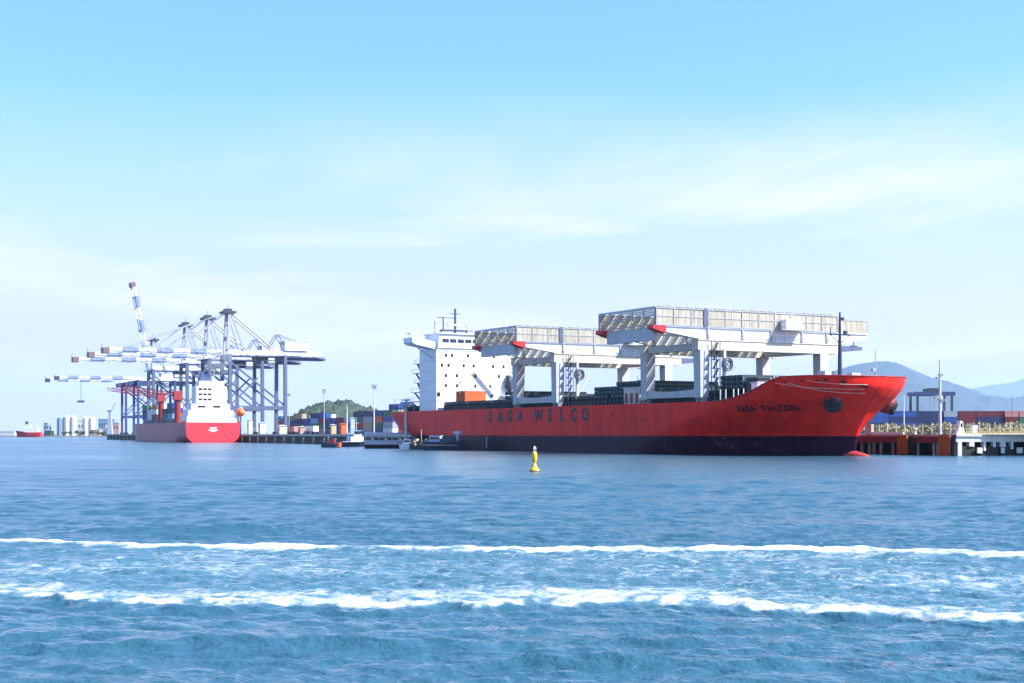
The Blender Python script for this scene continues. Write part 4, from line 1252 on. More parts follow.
# ------------------------------------------------------------------ moored feeder ship under the cranes
fz = math.atan2(qd.y, qd.x)
fo0 = quay2(Q0d.length - 6, -15.2)
fs_ = thing('container_ship', 'container ship with bright red stern and white bridge moored under the quay cranes', 'ship', (fo0.x, fo0.y, 0), fz)
def fhalf(x, z):
    t_ = min(max((152 + z * .6 - x) / 40, 0), 1)
    b_ = 13 * (1 - (1 - t_) ** 2) ** .8
    ts = min(max((x + 1) / 22, 0), 1)
    tw = float(np.interp(z, [-2, 0, 1.5, 3, 10], [.55, .72, .88, .95, 1]))
    return min(b_, 13 * (tw + (1 - tw) * ts))
m_ = MB(); zs = np.array([-2, 0, .6, 1.2, 2, 3, 5, 7, 9.4]); xs_ = np.concatenate([np.linspace(0, 30, 8), np.linspace(38, 106, 8), np.linspace(110, 152, 20)])
for sd_ in (-1, 1):
    for x in xs_:
        for z in zs:
            xx = x + (z * .6 * max(0, (x - 110) / 42)); m_.v.append((xx, sd_ * fhalf(xx, z), z))
nz, nx_ = len(zs), len(xs_)
for sd_ in (0, 1):
    o = sd_ * nz * nx_
    for i in range(nx_ - 1):
        for j in range(nz - 1):
            a = o + i * nz + j; m_.f.append((a, a + nz, a + nz + 1, a + 1) if sd_ == 0 else (a, a + 1, a + nz + 1, a + nz))
m_.build('hull', 'hull_left', fs_, fix=False)
k = MB()
for j in range(nz):
    k.v += [(-.05, -fhalf(0, zs[j]), zs[j]), (-.05, fhalf(0, zs[j]), zs[j])]
    if j: k.f.append((2 * j - 2, 2 * j - 1, 2 * j + 1, 2 * j))
k.box(-.04, 8, -12.95, -12.6, 8.2, 9.9); k.box(-.04, 8, 12.6, 12.95, 8.2, 9.9)
M['stern'] = paint('bright_red_stern', (0.60, 0.035, 0.05), 0.45, var=.12)
k.build('transom', 'stern', fs_, fix=False)
MB().box(0.1, 118, -11.8, 11.8, 9.0, 9.1).build('deck', 'deck', fs_)
k = MB()
for z, w_ in ((6.6, 3.2), (5.6, 4.2), (5.0, 2.2)): k.box(-.14, -.07, -w_ / 2, w_ / 2, z, z + .45)
k.build('stern_lettering', 'white', fs_)
tiers_ = [(2, 15, -11.8, 11.8, 9.1, 12.4), (3.5, 15, -10.6, 10.8, 12.45, 15.2), (5, 15, -9.2, 9.0, 15.25, 18.2), (6, 15, -7.8, 6.6, 18.25, 26.4), (6.5, 14, -6.8, 5.0, 26.45, 28.9)]
for a in tiers_:
    MB().box(*a).build('superstructure_tier', 'white', fs_)
k = MB()
for a in tiers_[:3]: k.box(a[0] - .2, a[1], a[2] - .2, a[3] + .2, a[5] - .08, a[5] + .03)
k.build('deck_edge', 'palegrey', fs_)
wv = MB().box(-.03, 0, -.9, .9, -.5, .5); w0 = None
for (x, y, z) in [(5.0, 3.4, 16.8), (5.0, -2.0, 16.8), (5.0, 5.2, 16.8), (5.0, -3.8, 16.8)] + [(6.0, y, z) for z in (20.2, 22.6, 25.0) for y in (4.6, 2.4, .2)]:
    if w0 is None: w0 = wv.build('window', 'glass', fs_); w0.location = (x - .01, y, z)
    else:
        c = w0.copy(); col.objects.link(c); c.parent = fs_; c.location = (x - .01, y, z)
fn_ = MB().taper((9, 13, -1, 4, 28.95), (9.6, 12.6, -.4, 3.4, 32.5)).build('funnel', 'craneblue', fs_)
MB().tube([(11, 1, 32.5), (10.7, 1, 33.8)], .5, 8).build('exhaust_pipe', 'steel', fn_)
lb = MB().lathe([(0.1, -3.2), (1.6, -2.6), (2.1, -.5), (2.0, 1.4), (1.2, 2.8), (.1, 3.3)], 14)
lb.v = [(3.0 + c * .9, -13.6 + b_, 14.2 + a) for a, b_, c in lb.v]
M['lifeboat'] = paint('lifeboat_orange', (0.72, 0.17, 0.04), 0.4)
lb.build('lifeboat', 'lifeboat', fs_, True)
k = MB().beam((2, -12, 12.3), (2, -14.2, 16.9), .35, .35); k.beam((5, -12, 12.3), (5, -14.2, 16.9), .35, .35)
k.build('lifeboat_davit', 'palegrey', fs_)
k = MB().beam((11, -3, 28.9), (11, -3, 35), .35, .35); k.beam((11, -5, 32.5), (11, -1, 32.5), .2, .2); k.build('mast', 'palegrey', fs_)
for x0 in (32, 60, 88):
    MB().box(x0, x0 + 26, -10.5, 10.5, 9.12, 11.4).build('hatch_cover', 'navy', fs_)
for x0, jb in ((21, 1), (60, 1)):
    c_ = MB().tube([(x0 + 12, 9.4, 9.1), (x0 + 12, 9.4, 24.5)], [1.7, 1.3], 12).build('crane_pillar', 'darkred', fs_)
    j_ = MB()
    for q in (-1.1, 1.1): j_.truss((x0 + 12, 10.0 + q, 23.6), (x0 + 24, 33 + q, 27.5), 1.4, 9, .22)
    j_.build('crane_jib', 'darkred', c_)
    h_ = MB().taper((x0 + 10, x0 + 14, 7.4, 11.6, 20.5), (x0 + 10.4, x0 + 13.6, 7.8, 11.2, 24.8)); h_.build('crane_house', 'darkred', c_)
# cargo on the feeder
cols = ['blue', 'maroon', 'white', 'orange', 'pale blue', 'navy', 'green', 'grey']
rr = random.Random(5)
def fs_pt(x, y, z):
    p = fo0 + qd * x + Vector((-qd.y, qd.x, 0)) * y
    return (p.x, p.y, z)
row_names = ['outer row', 'second row', 'third row']
for bi, x0 in enumerate((46, 59, 84, 97, 110)):
    for yi in range(3):
        for zi in range(rr.choice((2, 3, 3))):
            cc = rr.choice(cols)
            container(cc, 12.2, fs_pt(x0, 9.2 - yi * 2.55, 11.45 + 2.6 * zi), fz,
                      f'{cc} container on the red-sterned ship, {["bottom", "second", "third"][zi]} tier of {row_names[yi]}, {["first", "second", "third", "fourth", "fifth"][bi]} bay', 'containers on the red-sterned ship')

# ------------------------------------------------------------------ container yards
ordn = ['first', 'second', 'third', 'fourth', 'fifth', 'sixth', 'seventh', 'eighth', 'ninth', 'tenth', 'eleventh', 'twelfth', 'thirteenth', 'fourteenth', 'fifteenth', 'sixteenth', 'seventeenth', 'eighteenth', 'nineteenth', 'twentieth']
tn = ['bottom', 'second', 'third', 'fourth', 'fifth']
pal = ['navy', 'navy', 'blue', 'maroon', 'maroon', 'red', 'grey', 'pale blue', 'green', 'orange', 'white', 'tan', 'blue']
rr = random.Random(21)
blk0 = 178
for i in range(19):
    hgt = rr.choice((3, 4, 4, 3, 4)) if i < 13 else rr.choice((3, 4, 4))
    base = rr.choice(pal)
    for z in range(hgt):
        cc = base if rr.random() < .3 else rr.choice(pal)
        p = quay2(blk0 + 6.5 + i * 13.2, 42 if i < 11 else 62)
        container(cc, 12.2, (p.x, p.y, 3.95 + 2.6 * z), fz, f'{cc} container, {tn[z]} tier of the {ordn[i]} yard stack left of the big red ship', 'containers stacked in the far yard')
for j in range(1, 9):
    hgt = rr.choice((4, 5, 5))
    base = rr.choice(pal + ['orange', 'red'])
    for z in range(hgt):
        cc = base if rr.random() < .5 else rr.choice(pal)
        p = quay2(blk0 + 6.5, 42 + 2.7 * j)
        container(cc, 12.2, (p.x, p.y, 3.95 + 2.6 * z), fz, f'{cc} container end-on, {tn[z]} tier of the {ordn[j - 1]} column behind the red stern', 'containers stacked in the far yard')
# right yard, long sides towards us
layout = [(862, [('blue', 27), ('navy', 27), ('blue', 27), ('blue', 27)]), (890, [('navy', 22), ('blue', 22), ('navy', 22), ('blue', 22)]),
          (916, [('navy', 27), ('navy', 27), ('navy', 27), ('navy', 27)]), (944, [('blue', 14), ('navy', 14), ('blue', 14), ('grey', 14)]),
          (958.5, [('navy', 18), ('maroon', 18), ('maroon', 18), ('maroon', 18)]), (977, [('blue', 27), ('navy', 27), ('navy', 27), ('maroon', 27)]),
          (1005, [('maroon', 14), ('pink', 14), ('maroon', 14), ('pink', 14)]), (1020, [('navy', 27), ('navy', 27), ('green', 27), ('pink', 27)])]
ZR = 650
for i, (px, st) in enumerate(layout):
    for z, (cc, wpx) in enumerate(st):
        Lc = 12.2 if wpx > 20 else 6.06 if wpx < 16 else 8.0
        container(cc, Lc, (sx(px, ZR) + Lc / 2, ZR + 1.2 + .3 * ((i * 7) % 3), 3.95 + 2.6 * z), 0, f'{cc} container, {tn[z]} tier of the {ordn[i]} stack to the right of the red bow', 'containers right of the red bow')
# rubber tyred gantry over the right yard
rt = thing('yard_gantry', 'dark travelling gantry crane standing over the containers right of the bow', 'crane', (sx(931, 690), 690, 3.95), 0)
hw = 17 / F * 690; ht_ = hz(394, 690) - 3.95
for x in (-hw, hw):
    for y in (-6, 6):
        MB().beam((x, y, 0), (x, y, ht_), 1.0, 1.0).build('leg', 'steel', rt)
for y in (-6, 6):
    MB().beam((-hw - 1.5, y, ht_), (hw + 1.5, y, ht_), 1.2, 1.8).build('girder', 'craneblue', rt)
k = MB().box(-2, 3, -6.5, 6.5, ht_ + .9, ht_ + 2.6); k.build('trolley', 'steel', rt)
MB().box(3.2, 5.2, -2, 0, ht_ - 3.2, ht_ - .9).build('operator_cab', 'white', rt)
k = MB()
for x in (-.5, 1.5): k.tube([(x, 0, ht_ + .5), (x, 0, ht_ - 9)], .12, 5)
k.box(-2.5, 3.5, -1.2, 1.2, ht_ - 10, ht_ - 9); k.build('spreader', 'rail', rt)
for x in (-hw, hw): MB().beam((x, -6, 1.2), (x, 6, 1.2), 1.2, 1.4).build('sill_beam', 'steel', rt)

# ------------------------------------------------------------------ masts and poles
def light_mast(px, Z, ytop, label, heads, r0_=.3, mat='palegrey', base=3.95):
    X = sx(px, Z); h_ = hz(ytop, Z) - base
    t = thing('light_mast', label, 'light mast', (X, Z, base), 0)
    MB().tube([(0, 0, 0), (0, 0, h_ * .6), (0, 0, h_)], [r0_, r0_ * .75, r0_ * .45], 8).build('pole', mat, t)
    for (f_, dx_, s_) in heads:
        k = MB().box(dx_ - s_, dx_ + s_, -.4, .4, h_ * f_ - s_ * .5, h_ * f_ + s_ * .5)
        k.beam((0, 0, h_ * f_), (dx_, 0, h_ * f_), .12, .12)
        k.build('floodlight', 'grey', t)
light_mast(940, 292, 360, 'tall pale mast with clusters of floodlights on the quay right of the bow', [(.80, 0.1, .42), (.76, -.45, .38), (.50, -.5, .6), (.46, .6, .4)], .34)
light_mast(324, 640, 389, 'slim lighting mast above the yard containers, left of the wooded hill', [(.97, 0, .9), (.92, 0, .6)], .3, 'grey')
light_mast(374, 610, 385, 'slim lighting mast above the yard containers, right of the wooded hill', [(.98, 0, 1.1), (.94, .3, .8)], .3, 'palegrey')
light_mast(289, 800, 394, 'distant lamp mast in the yard just right of the container cranes', [(.98, 0, .8)], .16, 'palegrey')
light_mast(904, 560, 393, 'thin white lamp pole left of the yard gantry crane', [(.98, 0, .35)], .22, 'white')
light_mast(1012, 500, 395, 'thin reddish pole at the far right above the containers', [(.98, 0, .2)], .12, 'darkred')
light_mast(347, 560, 405, 'short white pole among the containers in front of the wooded hill', [(.97, 0, .3)], .22, 'white')
ZP = 398
tp = thing('signal_post', 'white post with a platform on top standing at the red stern', 'post', (sx(406, ZP), ZP, 0), 0)
MB().tube([(0, 0, -2), (0, 0, hz(405, ZP))], [.5, .42], 10).build('post', 'whitewash', tp)
k = MB().box(-3.2, 2.4, -1.5, 1.5, hz(405.5, ZP), hz(404, ZP)); k.box(-1.5, 1.2, -1, 1, hz(404, ZP) + .02, hz(402, ZP)); k.build('platform', 'boatblue', tp)
k = MB()
for x in (-3.1, -1, 1, 2.3): k.beam((x, -1.5, hz(404, ZP)), (x, -1.5, hz(400, ZP)), .1, .1)
k.beam((-3.1, -1.5, hz(400, ZP)), (2.3, -1.5, hz(400, ZP)), .1, .1); k.build('handrail', 'palegrey', tp)

# ------------------------------------------------------------------ small craft along the quay
def boat_hull(L_, B, D, mat, parent, sheer=.6, name='hull'):
    m_ = MB(); n_ = 17
    for i in range(n_):
        u = i / (n_ - 1); x = -L_ / 2 + L_ * u
        w_ = B / 2 * (1 - max(0, (u - .45) / .55) ** 2.2) * (0.86 + .14 * min(1, u / .2))
        zt = D + sheer * D * (max(0, u - .4) / .6) ** 1.8 + .12 * D * (max(0, .3 - u) / .3)
        xo = .10 * L_ * max(0, u - .7) / .3
        for (f_, z, a) in ((.55, -.9, 0), (.86, 0, .2), (.97, zt * .5, .6), (1.0, zt, 1.0)):
            m_.v.append((x + xo * a, -w_ * f_, z))
        for (f_, z, a) in ((1.0, zt, 1.0), (.97, zt * .5, .6), (.86, 0, .2), (.55, -.9, 0)):
            m_.v.append((x + xo * a, w_ * f_, z))
    for i in range(n_ - 1):
        for j in range(7):
            a = i * 8 + j; m_.f.append((a, a + 8, a + 9, a + 1))
    m_.f.append(tuple(range(8))); m_.f.append(tuple((n_ - 1) * 8 + k for k in range(8)))
    return m_.build(name, mat, parent)
def tyres(parent, L_, B, z, n_):
    k = MB()
    k.tube([(-L_ * .48, -B / 2 - .12, z), (0, -B / 2 - .15, z), (L_ * .2, -B / 2 * .97 - .15, z)], .25, 6); k.build('rubbing_strake', 'rubber', parent)
# navy tug with white wheelhouse
Zt = 452
tg = thing('tugboat', 'dark navy tugboat with white wheelhouse and mast at the quay', 'tugboat', (sx(355.5, Zt), Zt, 0), R(12))
boat_hull(8.6, 4.2, 1.5, 'navy', tg); tyres(tg, 8.6, 4.2, 1.3, 4)
MB().box(-4.2, 4.2, -2.05, 2.05, 1.55, 1.7).build('deck', 'palegrey', tg)
MB().box(-1.6, 2.4, -1.5, 1.5, 1.72, 3.2).build('deckhouse', 'white', tg)
wh = MB().taper((-.6, 1.8, -1.2, 1.2, 3.22), (-.4, 1.6, -1.1, 1.1, 5.0)).build('wheelhouse', 'white', tg)
MB().taper((-.45, 1.65, -1.28, -1.24, 4.0), (-.4, 1.6, -1.2, -1.14, 4.7)).build('window', 'glass', wh)
MB().box(-.8, 2.0, -1.4, 1.4, 5.02, 5.2).build('roof', 'boatblue', wh)
k = MB().tube([(.2, 0, 5.2), (.2, 0, 9.2)], [.14, .07], 6); k.beam((-.7, 0, 7.4), (1.1, 0, 7.4), .1, .1); k.build('mast', 'palegrey', tg)
MB().lathe([(.4, 1.7), (.4, 4.2), (.46, 4.25), (.46, 4.4)], 10, -2.2, 0).build('funnel', 'boatblue', tg)
# dark workboat with red stern
wb = thing('workboat', 'small dark workboat with a rusty red end left of the tugboat', 'boat', (sx(331, 430), 430, 0), R(172))
boat_hull(5.6, 2.6, 1.2, 'steel', wb, .75)
MB().box(-2.86, -1.75, -1.16, 1.16, .25, 1.5).build('stern', 'orange', wb)
MB().box(-1.2, .6, -.8, .8, 1.25, 2.4).build('cabin', 'darkred', wb)
k = MB().tube([(.9, 0, 1.2), (.9, 0, 3.4)], .06, 6); k.beam((-1.1, 0, 2.45), (.9, 0, 3.2), .06, .06); k.build('mast', 'palegrey', wb)
# floating landing stage with long canopy
Zp = 404
ps = thing('landing_stage', 'floating landing stage with long pale canopy between tugboat and red stern', 'pontoon', (sx(385, Zp), Zp + 2, 0), R(4))
pl = 36 / F * Zp / 2 * 1.15
MB().box(-pl, pl, -1.6, 1.6, -.5, 1.0).build('float', 'rubber', ps)
MB().box(-pl - .2, pl + .2, -1.8, 1.8, 1.02, 2.2).build('deck', 'palegrey', ps)
MB().prism([(-1.9, 3.95), (1.9, 3.95), (.4, 4.45), (-.4, 4.45)], 'x', -pl, pl).build('canopy', 'canopy', ps)
pst = MB().beam((0, -1.5, 2.2), (0, -1.5, 3.95), .13, .13); f0 = None
for i in range(7):
    x = -pl + .3 + i * (2 * pl - .6) / 6
    if f0 is None: f0 = pst.build('post', 'white', ps); f0.location = (x, 0, 0)
    else:
        c = f0.copy(); col.objects.link(c); c.parent = ps; c.location = (x, 0, 0)
MB().beam((-pl, -1.6, 3.1), (pl, -1.6, 3.1), .07, .07).build('handrail', 'white', ps)
# white launch
wl = thing('launch', 'small white cabin launch lying at the foot of the white post', 'boat', (sx(408.5, 388), 388, 0), R(75))
boat_hull(7.0, 3.4, 1.1, 'white', wl, .5)
MB().taper((-1.8, 1.6, -1.15, 1.15, 1.15), (-1.4, 1.0, -1.0, 1.0, 2.6)).build('cabin', 'white', wl)
MB().box(-1.62, -1.58, -.8, .8, 1.7, 2.3).build('window', 'glass', wl)
k = MB().tube([(-.3, 0, 2.6), (-.3, 0, 4.4)], .06, 6); k.beam((-.3, -.7, 3.6), (-.3, .7, 3.6), .06, .06); k.build('mast', 'white', wl)
MB().box(-3.4, -2.2, -1.3, 1.3, .75, 1.2).build('stern_platform', 'boatblue', wl)
# dark supply barge alongside the stern
sb_ = thing('supply_boat', 'dark navy supply boat with pale blue cross-shaped mast against the red ship', 'boat', (sx(443, 360), 360, 0), R(-14))
boat_hull(9.5, 4.0, 2.0, 'navy', sb_, .2)
MB().box(-3.2, -.4, -1.4, 1.4, 2.05, 3.6).build('deckhouse', 'boatblue', sb_)
MB().box(-3.0, -.6, -1.46, -1.42, 2.7, 3.2).build('window', 'glass', sb_)
MB().box(.2, 3.4, -1.5, 1.5, 2.05, 3.4).build('cargo_hold', 'steel', sb_)
k = MB().box(3.5, 4.2, -.5, .5, 1.9, 4.0); k.box(2.8, 4.9, -.5, .5, 4.02, 4.7); k.build('fairlead_mast', 'boatblue', sb_)
k = MB().beam((-4.6, -2.05, 1.2), (4.2, -2.1, 1.2), .2, .16); k.build('rubbing_strake', 'rail', sb_)
yb = thing('workboat', 'low dark workboat heaped with pale nets, left of the navy supply boat', 'boat', (sx(425, 374), 374, 0), R(165))
boat_hull(7.5, 2.8, 1.1, 'steel', yb, .35)
k = MB()
r5 = random.Random(2)
for _ in range(26):
    x, y, z = r5.uniform(-2.6, 2.6), r5.uniform(-1, 1), r5.uniform(1.1, 2.6)
    k.lathe([(.05, z - .3), (.34, z - .1), (.3, z + .15), (.05, z + .35)], 7, x, y)
k.build('nets', 'rail', yb)
MB().tube([(1, 0, 1), (1, 0, 5.2)], .07, 6).build('mast', 'palegrey', yb)
MB().box(-3.1, -1.9, -.9, .9, 1.1, 2.5).build('cabin', 'cream', yb)
# the yellow buoy
zb_ = 4 * F / (471.5 - 434)
by = thing('buoy', 'yellow navigation buoy with lantern floating in front of the red ship', 'buoy', (sx(534.5, zb_), zb_, 0.02), 0)
MB().lathe([(.5, -.5), (.55, .02), (.56, .10), (.50, .22), (.34, .40), (.22, .62), (.17, .9)], 24).build('float', 'yellow', by, True)
MB().lathe([(.17, .9), (.20, 1.05), (.28, 1.3), (.30, 1.75), (.24, 1.98), (.12, 2.12)], 16).build('body', 'yellow', by, True)
k = MB().lathe([(.08, 2.12), (.08, 2.3), (.15, 2.32), (.15, 2.52), (.09, 2.6), (.02, 2.72)], 12); k.build('lantern', 'palegrey', by, True)
k = MB()
for a in range(3): k.tube([(.16 * math.cos(a * 2.1), .16 * math.sin(a * 2.1), 2.1), (.17 * math.cos(a * 2.1), .17 * math.sin(a * 2.1), 2.55)], .018, 5)
k.build('lantern_cage', 'white', by)
MB().lathe([(.57, -.08), (.585, .0), (.57, .09)], 24).build('waterline_band', 'rubber', by, True)

# ------------------------------------------------------------------ yard clutter on the far quay
def hut(px, Z, wpx, ytop, mat, label, roof='palegrey', name='quay_shed', base=3.95):
    w_ = wpx / F * Z; h_ = hz(ytop, Z) - base
    t = thing(name, label, 'building', (sx(px, Z), Z, base), fz)
    MB().box(-w_ / 2, w_ / 2, -w_ / 2.4, w_ / 2.4, 0, h_).build('wall', mat, t)
    MB().prism([(-w_ / 2.3, h_ + .01), (w_ / 2.3, h_ + .01), (0, h_ + w_ * .14)], 'x', -w_ / 2 - .3, w_ / 2 + .3).build('roof', roof, t)
    k = MB()
    for x in np.linspace(-w_ * .36, w_ * .36, 3):
        for sg in (-1, 1): k.box(x - w_ * .06, x + w_ * .06, sg * w_ / 2.4 - .05, sg * w_ / 2.4 + .05, h_ * .5, h_ * .75)
    k.build('window', 'glass', t)
    MB().box(w_ / 2 - .02, w_ / 2 + .06, -w_ * .1, w_ * .1, 0, h_ * .6).build('door', 'darkred', t)
hut(343, 620, 7, 424, 'orange', 'orange shed on the quay behind the navy tugboat', 'orange')
hut(333, 640, 6, 425, 'rail', 'cream shed on the quay left of the orange shed', 'palegrey')
hut(282, 690, 9, 426, 'whitewash', 'low white shed on the quay below the container stacks')
hut(262, 715, 7, 423, 'palegrey', 'pale grey shed between the crane legs on the quay')
hut(250, 730, 5, 420, 'cream', 'cream shed beside the red stern of the container ship')
hut(243, 760, 6, 414, 'boatblue', 'pale blue shed under the nearest container crane')
hut(302, 660, 7, 427, 'brick', 'low pink shed on the quay left of the slim lighting mast')
hut(352, 600, 5, 418, 'boatblue', 'pale blue office block behind the tugboat mast')
def truck(px, s_off, mat, label):
    r = (px - 512) / F; a = quay2(0, s_off); s = (r * a.y - a.x) / (qd.x - r * qd.y); p = a + qd * s
    t = thing('truck', label, 'truck', (p.x, p.y, 3.95), fz)
    MB().box(-6, 4.5, -1.25, 1.25, 1.2, 3.7).build('load_box', mat, t)
    cb = MB().prism([(5, .7), (7.4, .7), (7.4, 2.2), (6.9, 3.3), (5, 3.3)], 'y', -1.2, 1.2).build('cab', 'white', t)
    MB().prism([(7.42, 2.25), (7.0, 3.1), (6.96, 3.08), (7.38, 2.2)], 'y', -1.05, 1.05).build('windscreen', 'glass', cb)
    MB().box(-6, 5, -.9, .9, .8, 1.18).build('chassis', 'steel', t)
    for x in (-5, -3.6, 3.2, 6.2):
        for y in (-1.1, 1.1): MB().tube([(x, y - .18, .5), (x, y + .18, .5)], .5, 12).build('wheel', 'rubber', t)
truck(256, 24, 'white', 'white box truck on the quay under the crane legs')
truck(293, 26, 'c_pink', 'truck with a pink load parked in front of the container stacks')
truck(312, 22, 'white', 'white box truck on the quay left of the cream shed')

# ------------------------------------------------------------------ far shore on the left
sh = MB()
sp = [(-2400, 2500), (-1100, 2150), (-700, 1980), (-520, 2000), (-380, 2300), (-380, 3600), (-3000, 3600)]
sh.add([(x, y, 1.6) for x, y in sp] + [(x, y - 6, -1) for x, y in sp], [tuple(range(7))] + [(i, i + 1, i + 8, i + 7) for i in range(4)])
struct(sh.build('far_shore', 'ground', fix=False))
ZS = 2080
def silo(px, wpx, ytop, label, mat='silo'):
    r_ = wpx / F * ZS / 2; h_ = hz(ytop, ZS) - 1.6
    t = thing('storage_silo', label, 'silo', (sx(px, ZS), ZS, 1.6), 0, 'white silos on the far shore')
    MB().lathe([(r_, 0), (r_, h_), (r_ * .7, h_ + 1.2), (r_ * .2, h_ + 1.8)], 20).build('tank', mat, t)
    k = MB().box(-r_ * .3, r_ * .3, -r_ * .3, r_ * .3, h_ + 1.5, h_ + 3); k.build('top_house', 'palegrey', t)
    k = MB()
    for a in np.linspace(0, 2 * math.pi, 9)[:-1]: k.beam((r_ * math.cos(a), r_ * math.sin(a), 0), (r_ * math.cos(a), r_ * math.sin(a), h_), .35, .35)
    k.build('rib', 'palegrey', t)
for px, w_, yt, lb_, mt in ((60.5, 7, 418.5, 'grey-blue silo at the left end of the white silos on the far shore', 'farblue'), (67, 7, 417, 'white silo on the far shore, second from the left', 'silo'), (73.5, 6, 417, 'white silo on the far shore, third from the left', 'silo'), (86, 7, 418, 'white silo on the far shore, right group, left one', 'silo'), (92, 6, 418, 'white silo on the far shore, rightmost', 'silo')):
    silo(px, w_, yt, lb_, mt)
def block(px, wpx, ytop, mat, label, Z=ZS, base=1.6, name='warehouse', dz=0):
    w_ = wpx / F * Z; h_ = hz(ytop, Z) - base
    t = thing(name, label, 'building', (sx(px, Z), Z + dz, base), 0)
    MB().box(-w_ / 2, w_ / 2, -8, 8, 0, h_).build('wall', mat, t)
    MB().box(-w_ / 2 - .4, w_ / 2 + .4, -8.4, 8.4, h_ + .01, h_ + .6).build('roof', 'palegrey', t)
    k = MB()
    for i in range(max(2, int(w_ / 4))): k.box(-w_ / 2 + 1 + i * 4, -w_ / 2 + 2.6 + i * 4, -8.1, -7.98, h_ * .55, h_ * .75)
    k.build('window', 'glass', t)
block(80, 8, 421, 'silo', 'white warehouse between the two groups of silos on the far shore', dz=18)
block(47.5, 4, 423, 'farblue', 'small blue-grey tower building left of the silos')
block(104, 16, 419, 'farblue', 'long blue-grey warehouse right of the silos on the far shore', dz=20)
block(113, 12, 425, 'silo', 'pale low warehouse behind the far end of the quay')
block(119, 9, 423, 'brick', 'pinkish building by the leftmost dark crane legs', dz=-15)
block(101, 8, 430, 'brick', 'low pink warehouse at the water right of the silos', dz=-20)
block(9, 14, 431.5, 'palegrey', 'low grey building at the far left edge of the shore', Z=2500)
block(52, 6, 430.5, 'darkgreen', 'low dark green shed beside the red and white ship on the far shore', dz=-12)
hc = thing('harbour_crane', 'distant pale harbour crane with slanted jib behind the far quay', 'crane', (sx(110, 2000), 2000, 1.6), 0)
MB().taper((-4, 4, -4, 4, 0), (-1.5, 1.5, -1.5, 1.5, hz(412, 2000) - 1.6)).build('tower', 'grey', hc)
MB().beam((0, 0, hz(413, 2000) - 1.6), (8, 0, hz(403, 2000) - 1.6), 1.2, 1.2).build('jib', 'grey', hc)
MB().box(-3.5, 2, -2, 2, hz(412, 2000) - 1.55, hz(410, 2000) - 1.6).build('machine_house', 'farblue', hc)
# far red and white ship
rs = thing('coaster', 'distant red ship with white bridge at the far left shore', 'ship', (sx(29.5, 1890), 1890, 0), R(178))
boat_hull(31, 10, 6.0, 'red', rs, .45)
MB().box(-12, 6, -4, 4, 6.1, 12).build('superstructure', 'white', rs); MB().box(-2, 8, -3.4, 3.4, 12.05, 16.5).build('bridge', 'white', rs)
MB().box(7.98, 8.1, -3, 3, 14.5, 15.6).build('bridge_window', 'glass', rs)
MB().box(2, 5, -1.5, 1.5, 16.55, 20.5).build('funnel', 'steel', rs); MB().tube([(-9, 0, 12), (-9, 0, 19)], .4, 6).build('mast', 'palegrey', rs)

# ------------------------------------------------------------------ trees
def tree(name, x, y, z, h_, r_, label, seed, n_=420, mat='leaf', group=None):
    t = thing(name, label, 'tree', (x, y, z), 0, group)
    rd = random.Random(seed)
    tk = MB().tube([(0, 0, 0), (rd.uniform(-.2, .2), 0, h_ * .3), (rd.uniform(-.4, .4), 0, h_ * .75)], [h_ * .035, h_ * .025, h_ * .008], 7)
    for _ in range(5):
        a = rd.uniform(0, 6.28); z0 = h_ * rd.uniform(.25, .5)
        tk.tube([(0, 0, z0), (r_ * .6 * math.cos(a), r_ * .6 * math.sin(a), z0 + h_ * .25)], [h_ * .014, h_ * .005], 5)
    tk.build('trunk', 'trunk', t)
    cl = [(rd.gauss(0, r_ * .45), rd.gauss(0, r_ * .45), h_ * rd.uniform(.4, .88), r_ * rd.uniform(.28, .5)) for _ in range(14)]
    def fn_(r):
        cx, cy, cz, cr = r.choice(cl)
        while True:
            a, b_, c = r.uniform(-1, 1), r.uniform(-1, 1), r.uniform(-1, 1)
            if .3 < a * a + b_ * b_ + c * c < 1: break
        return cx + a * cr, cy + b_ * cr, cz + c * cr * .8
    leaves(n_, fn_, r_ * .22, seed).build('crown', mat, t, fix=False)
for i, (px, Z, yt, w_) in enumerate(((304, 900, 407.5, 8), (297, 930, 411, 6), (313, 1000, 409, 6), (366, 1050, 406.5, 7), (373, 1000, 408.5, 6), (358, 1100, 405.5, 6), (380, 980, 410, 6))):
    tree('tree', sx(px, Z), Z, 3.9, hz(yt, Z) - 3.9, w_ / F * Z / 2, ['round dark tree standing alone left of the wooded hill', 'small tree left of the round dark tree behind the stacks', 'dark tree at the left foot of the wooded hill', 'tall tree on the right shoulder of the wooded hill', 'tree behind the right slim lighting mast', 'tree just right of the hill top', 'tree at the right foot of the hill by the red stern'][i], i + 30)
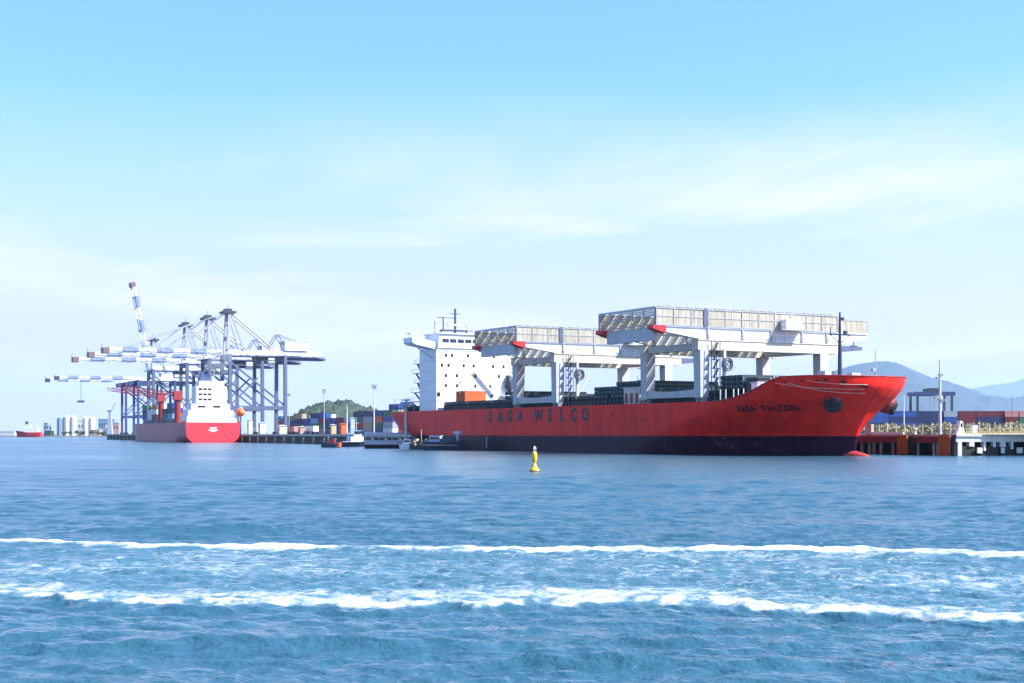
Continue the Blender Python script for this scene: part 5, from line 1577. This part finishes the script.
for i, px in enumerate((64, 69, 75, 81, 88, 96, 101)):
    tree('tree', sx(px, 2020), 2020 + i * 3, 1.6, 5.5 + (i * 37 % 5) * .6, 4.2, f'small dark tree at the foot of the silos, {ordn[i]} from the left', 60 + i, 200, group='trees along the far shore')

# ------------------------------------------------------------------ smoke from the feeder's funnel
sp_ = fs_pt(11, 0, 38)
smk = MB()
nst = 14
pts_ = [(i * 1.15 * .8, 0, i * .55) for i in range(nst)]
smk.tube(pts_, [0.6 + 3.8 * (math.sin(math.pi * min(1, (i + 1) / nst * .85))) for i in range(nst)], 12)
so2 = smk.build('smoke', 'white', None, True, (sp_[0] - 1.5, sp_[1], 34.5))
sv, t, b = new_mat('funnel_smoke')
t.nodes.remove(b)
pv = N('ShaderNodeVolumePrincipled', t); pv.inputs['Color'].default_value = (0.45, 0.48, 0.55, 1)
tcn = N('ShaderNodeTexCoord', t); nn_ = N('ShaderNodeTexNoise', t); nn_.inputs['Scale'].default_value = .35; nn_.inputs['Detail'].default_value = 4
t.links.new(tcn.outputs['Object'], nn_.inputs['Vector'])
mr = N('ShaderNodeMapRange', t); mr.inputs['From Min'].default_value = .42; mr.inputs['From Max'].default_value = .72; mr.inputs['To Max'].default_value = .5
t.links.new(nn_.outputs[0], mr.inputs['Value']); t.links.new(mr.outputs[0], pv.inputs['Density'])
t.links.new(pv.outputs[0], t.nodes['Material Output'].inputs['Volume'])
so2.data.materials[0] = sv
so2['kind'] = 'stuff'; so2['label'] = 'grey smoke drifting from the funnel of the red-sterned ship'

# ------------------------------------------------------------------ haze
hzm, t, b = new_mat('sea_haze')
t.nodes.remove(b)
pv = N('ShaderNodeVolumePrincipled', t)
pv.inputs['Color'].default_value = (0.54, 0.76, 1.0, 1)
pv.inputs['Density'].default_value = 0.00003
pv.inputs['Anisotropy'].default_value = 0.2
t.links.new(pv.outputs[0], t.nodes['Material Output'].inputs['Volume'])
hb_ = MB().box(-45000, 45000, -400, 44000, -4, 1560).build('haze', hzm)
hb_['kind'] = 'stuff'; hb_['label'] = 'thin sea haze over the harbour'
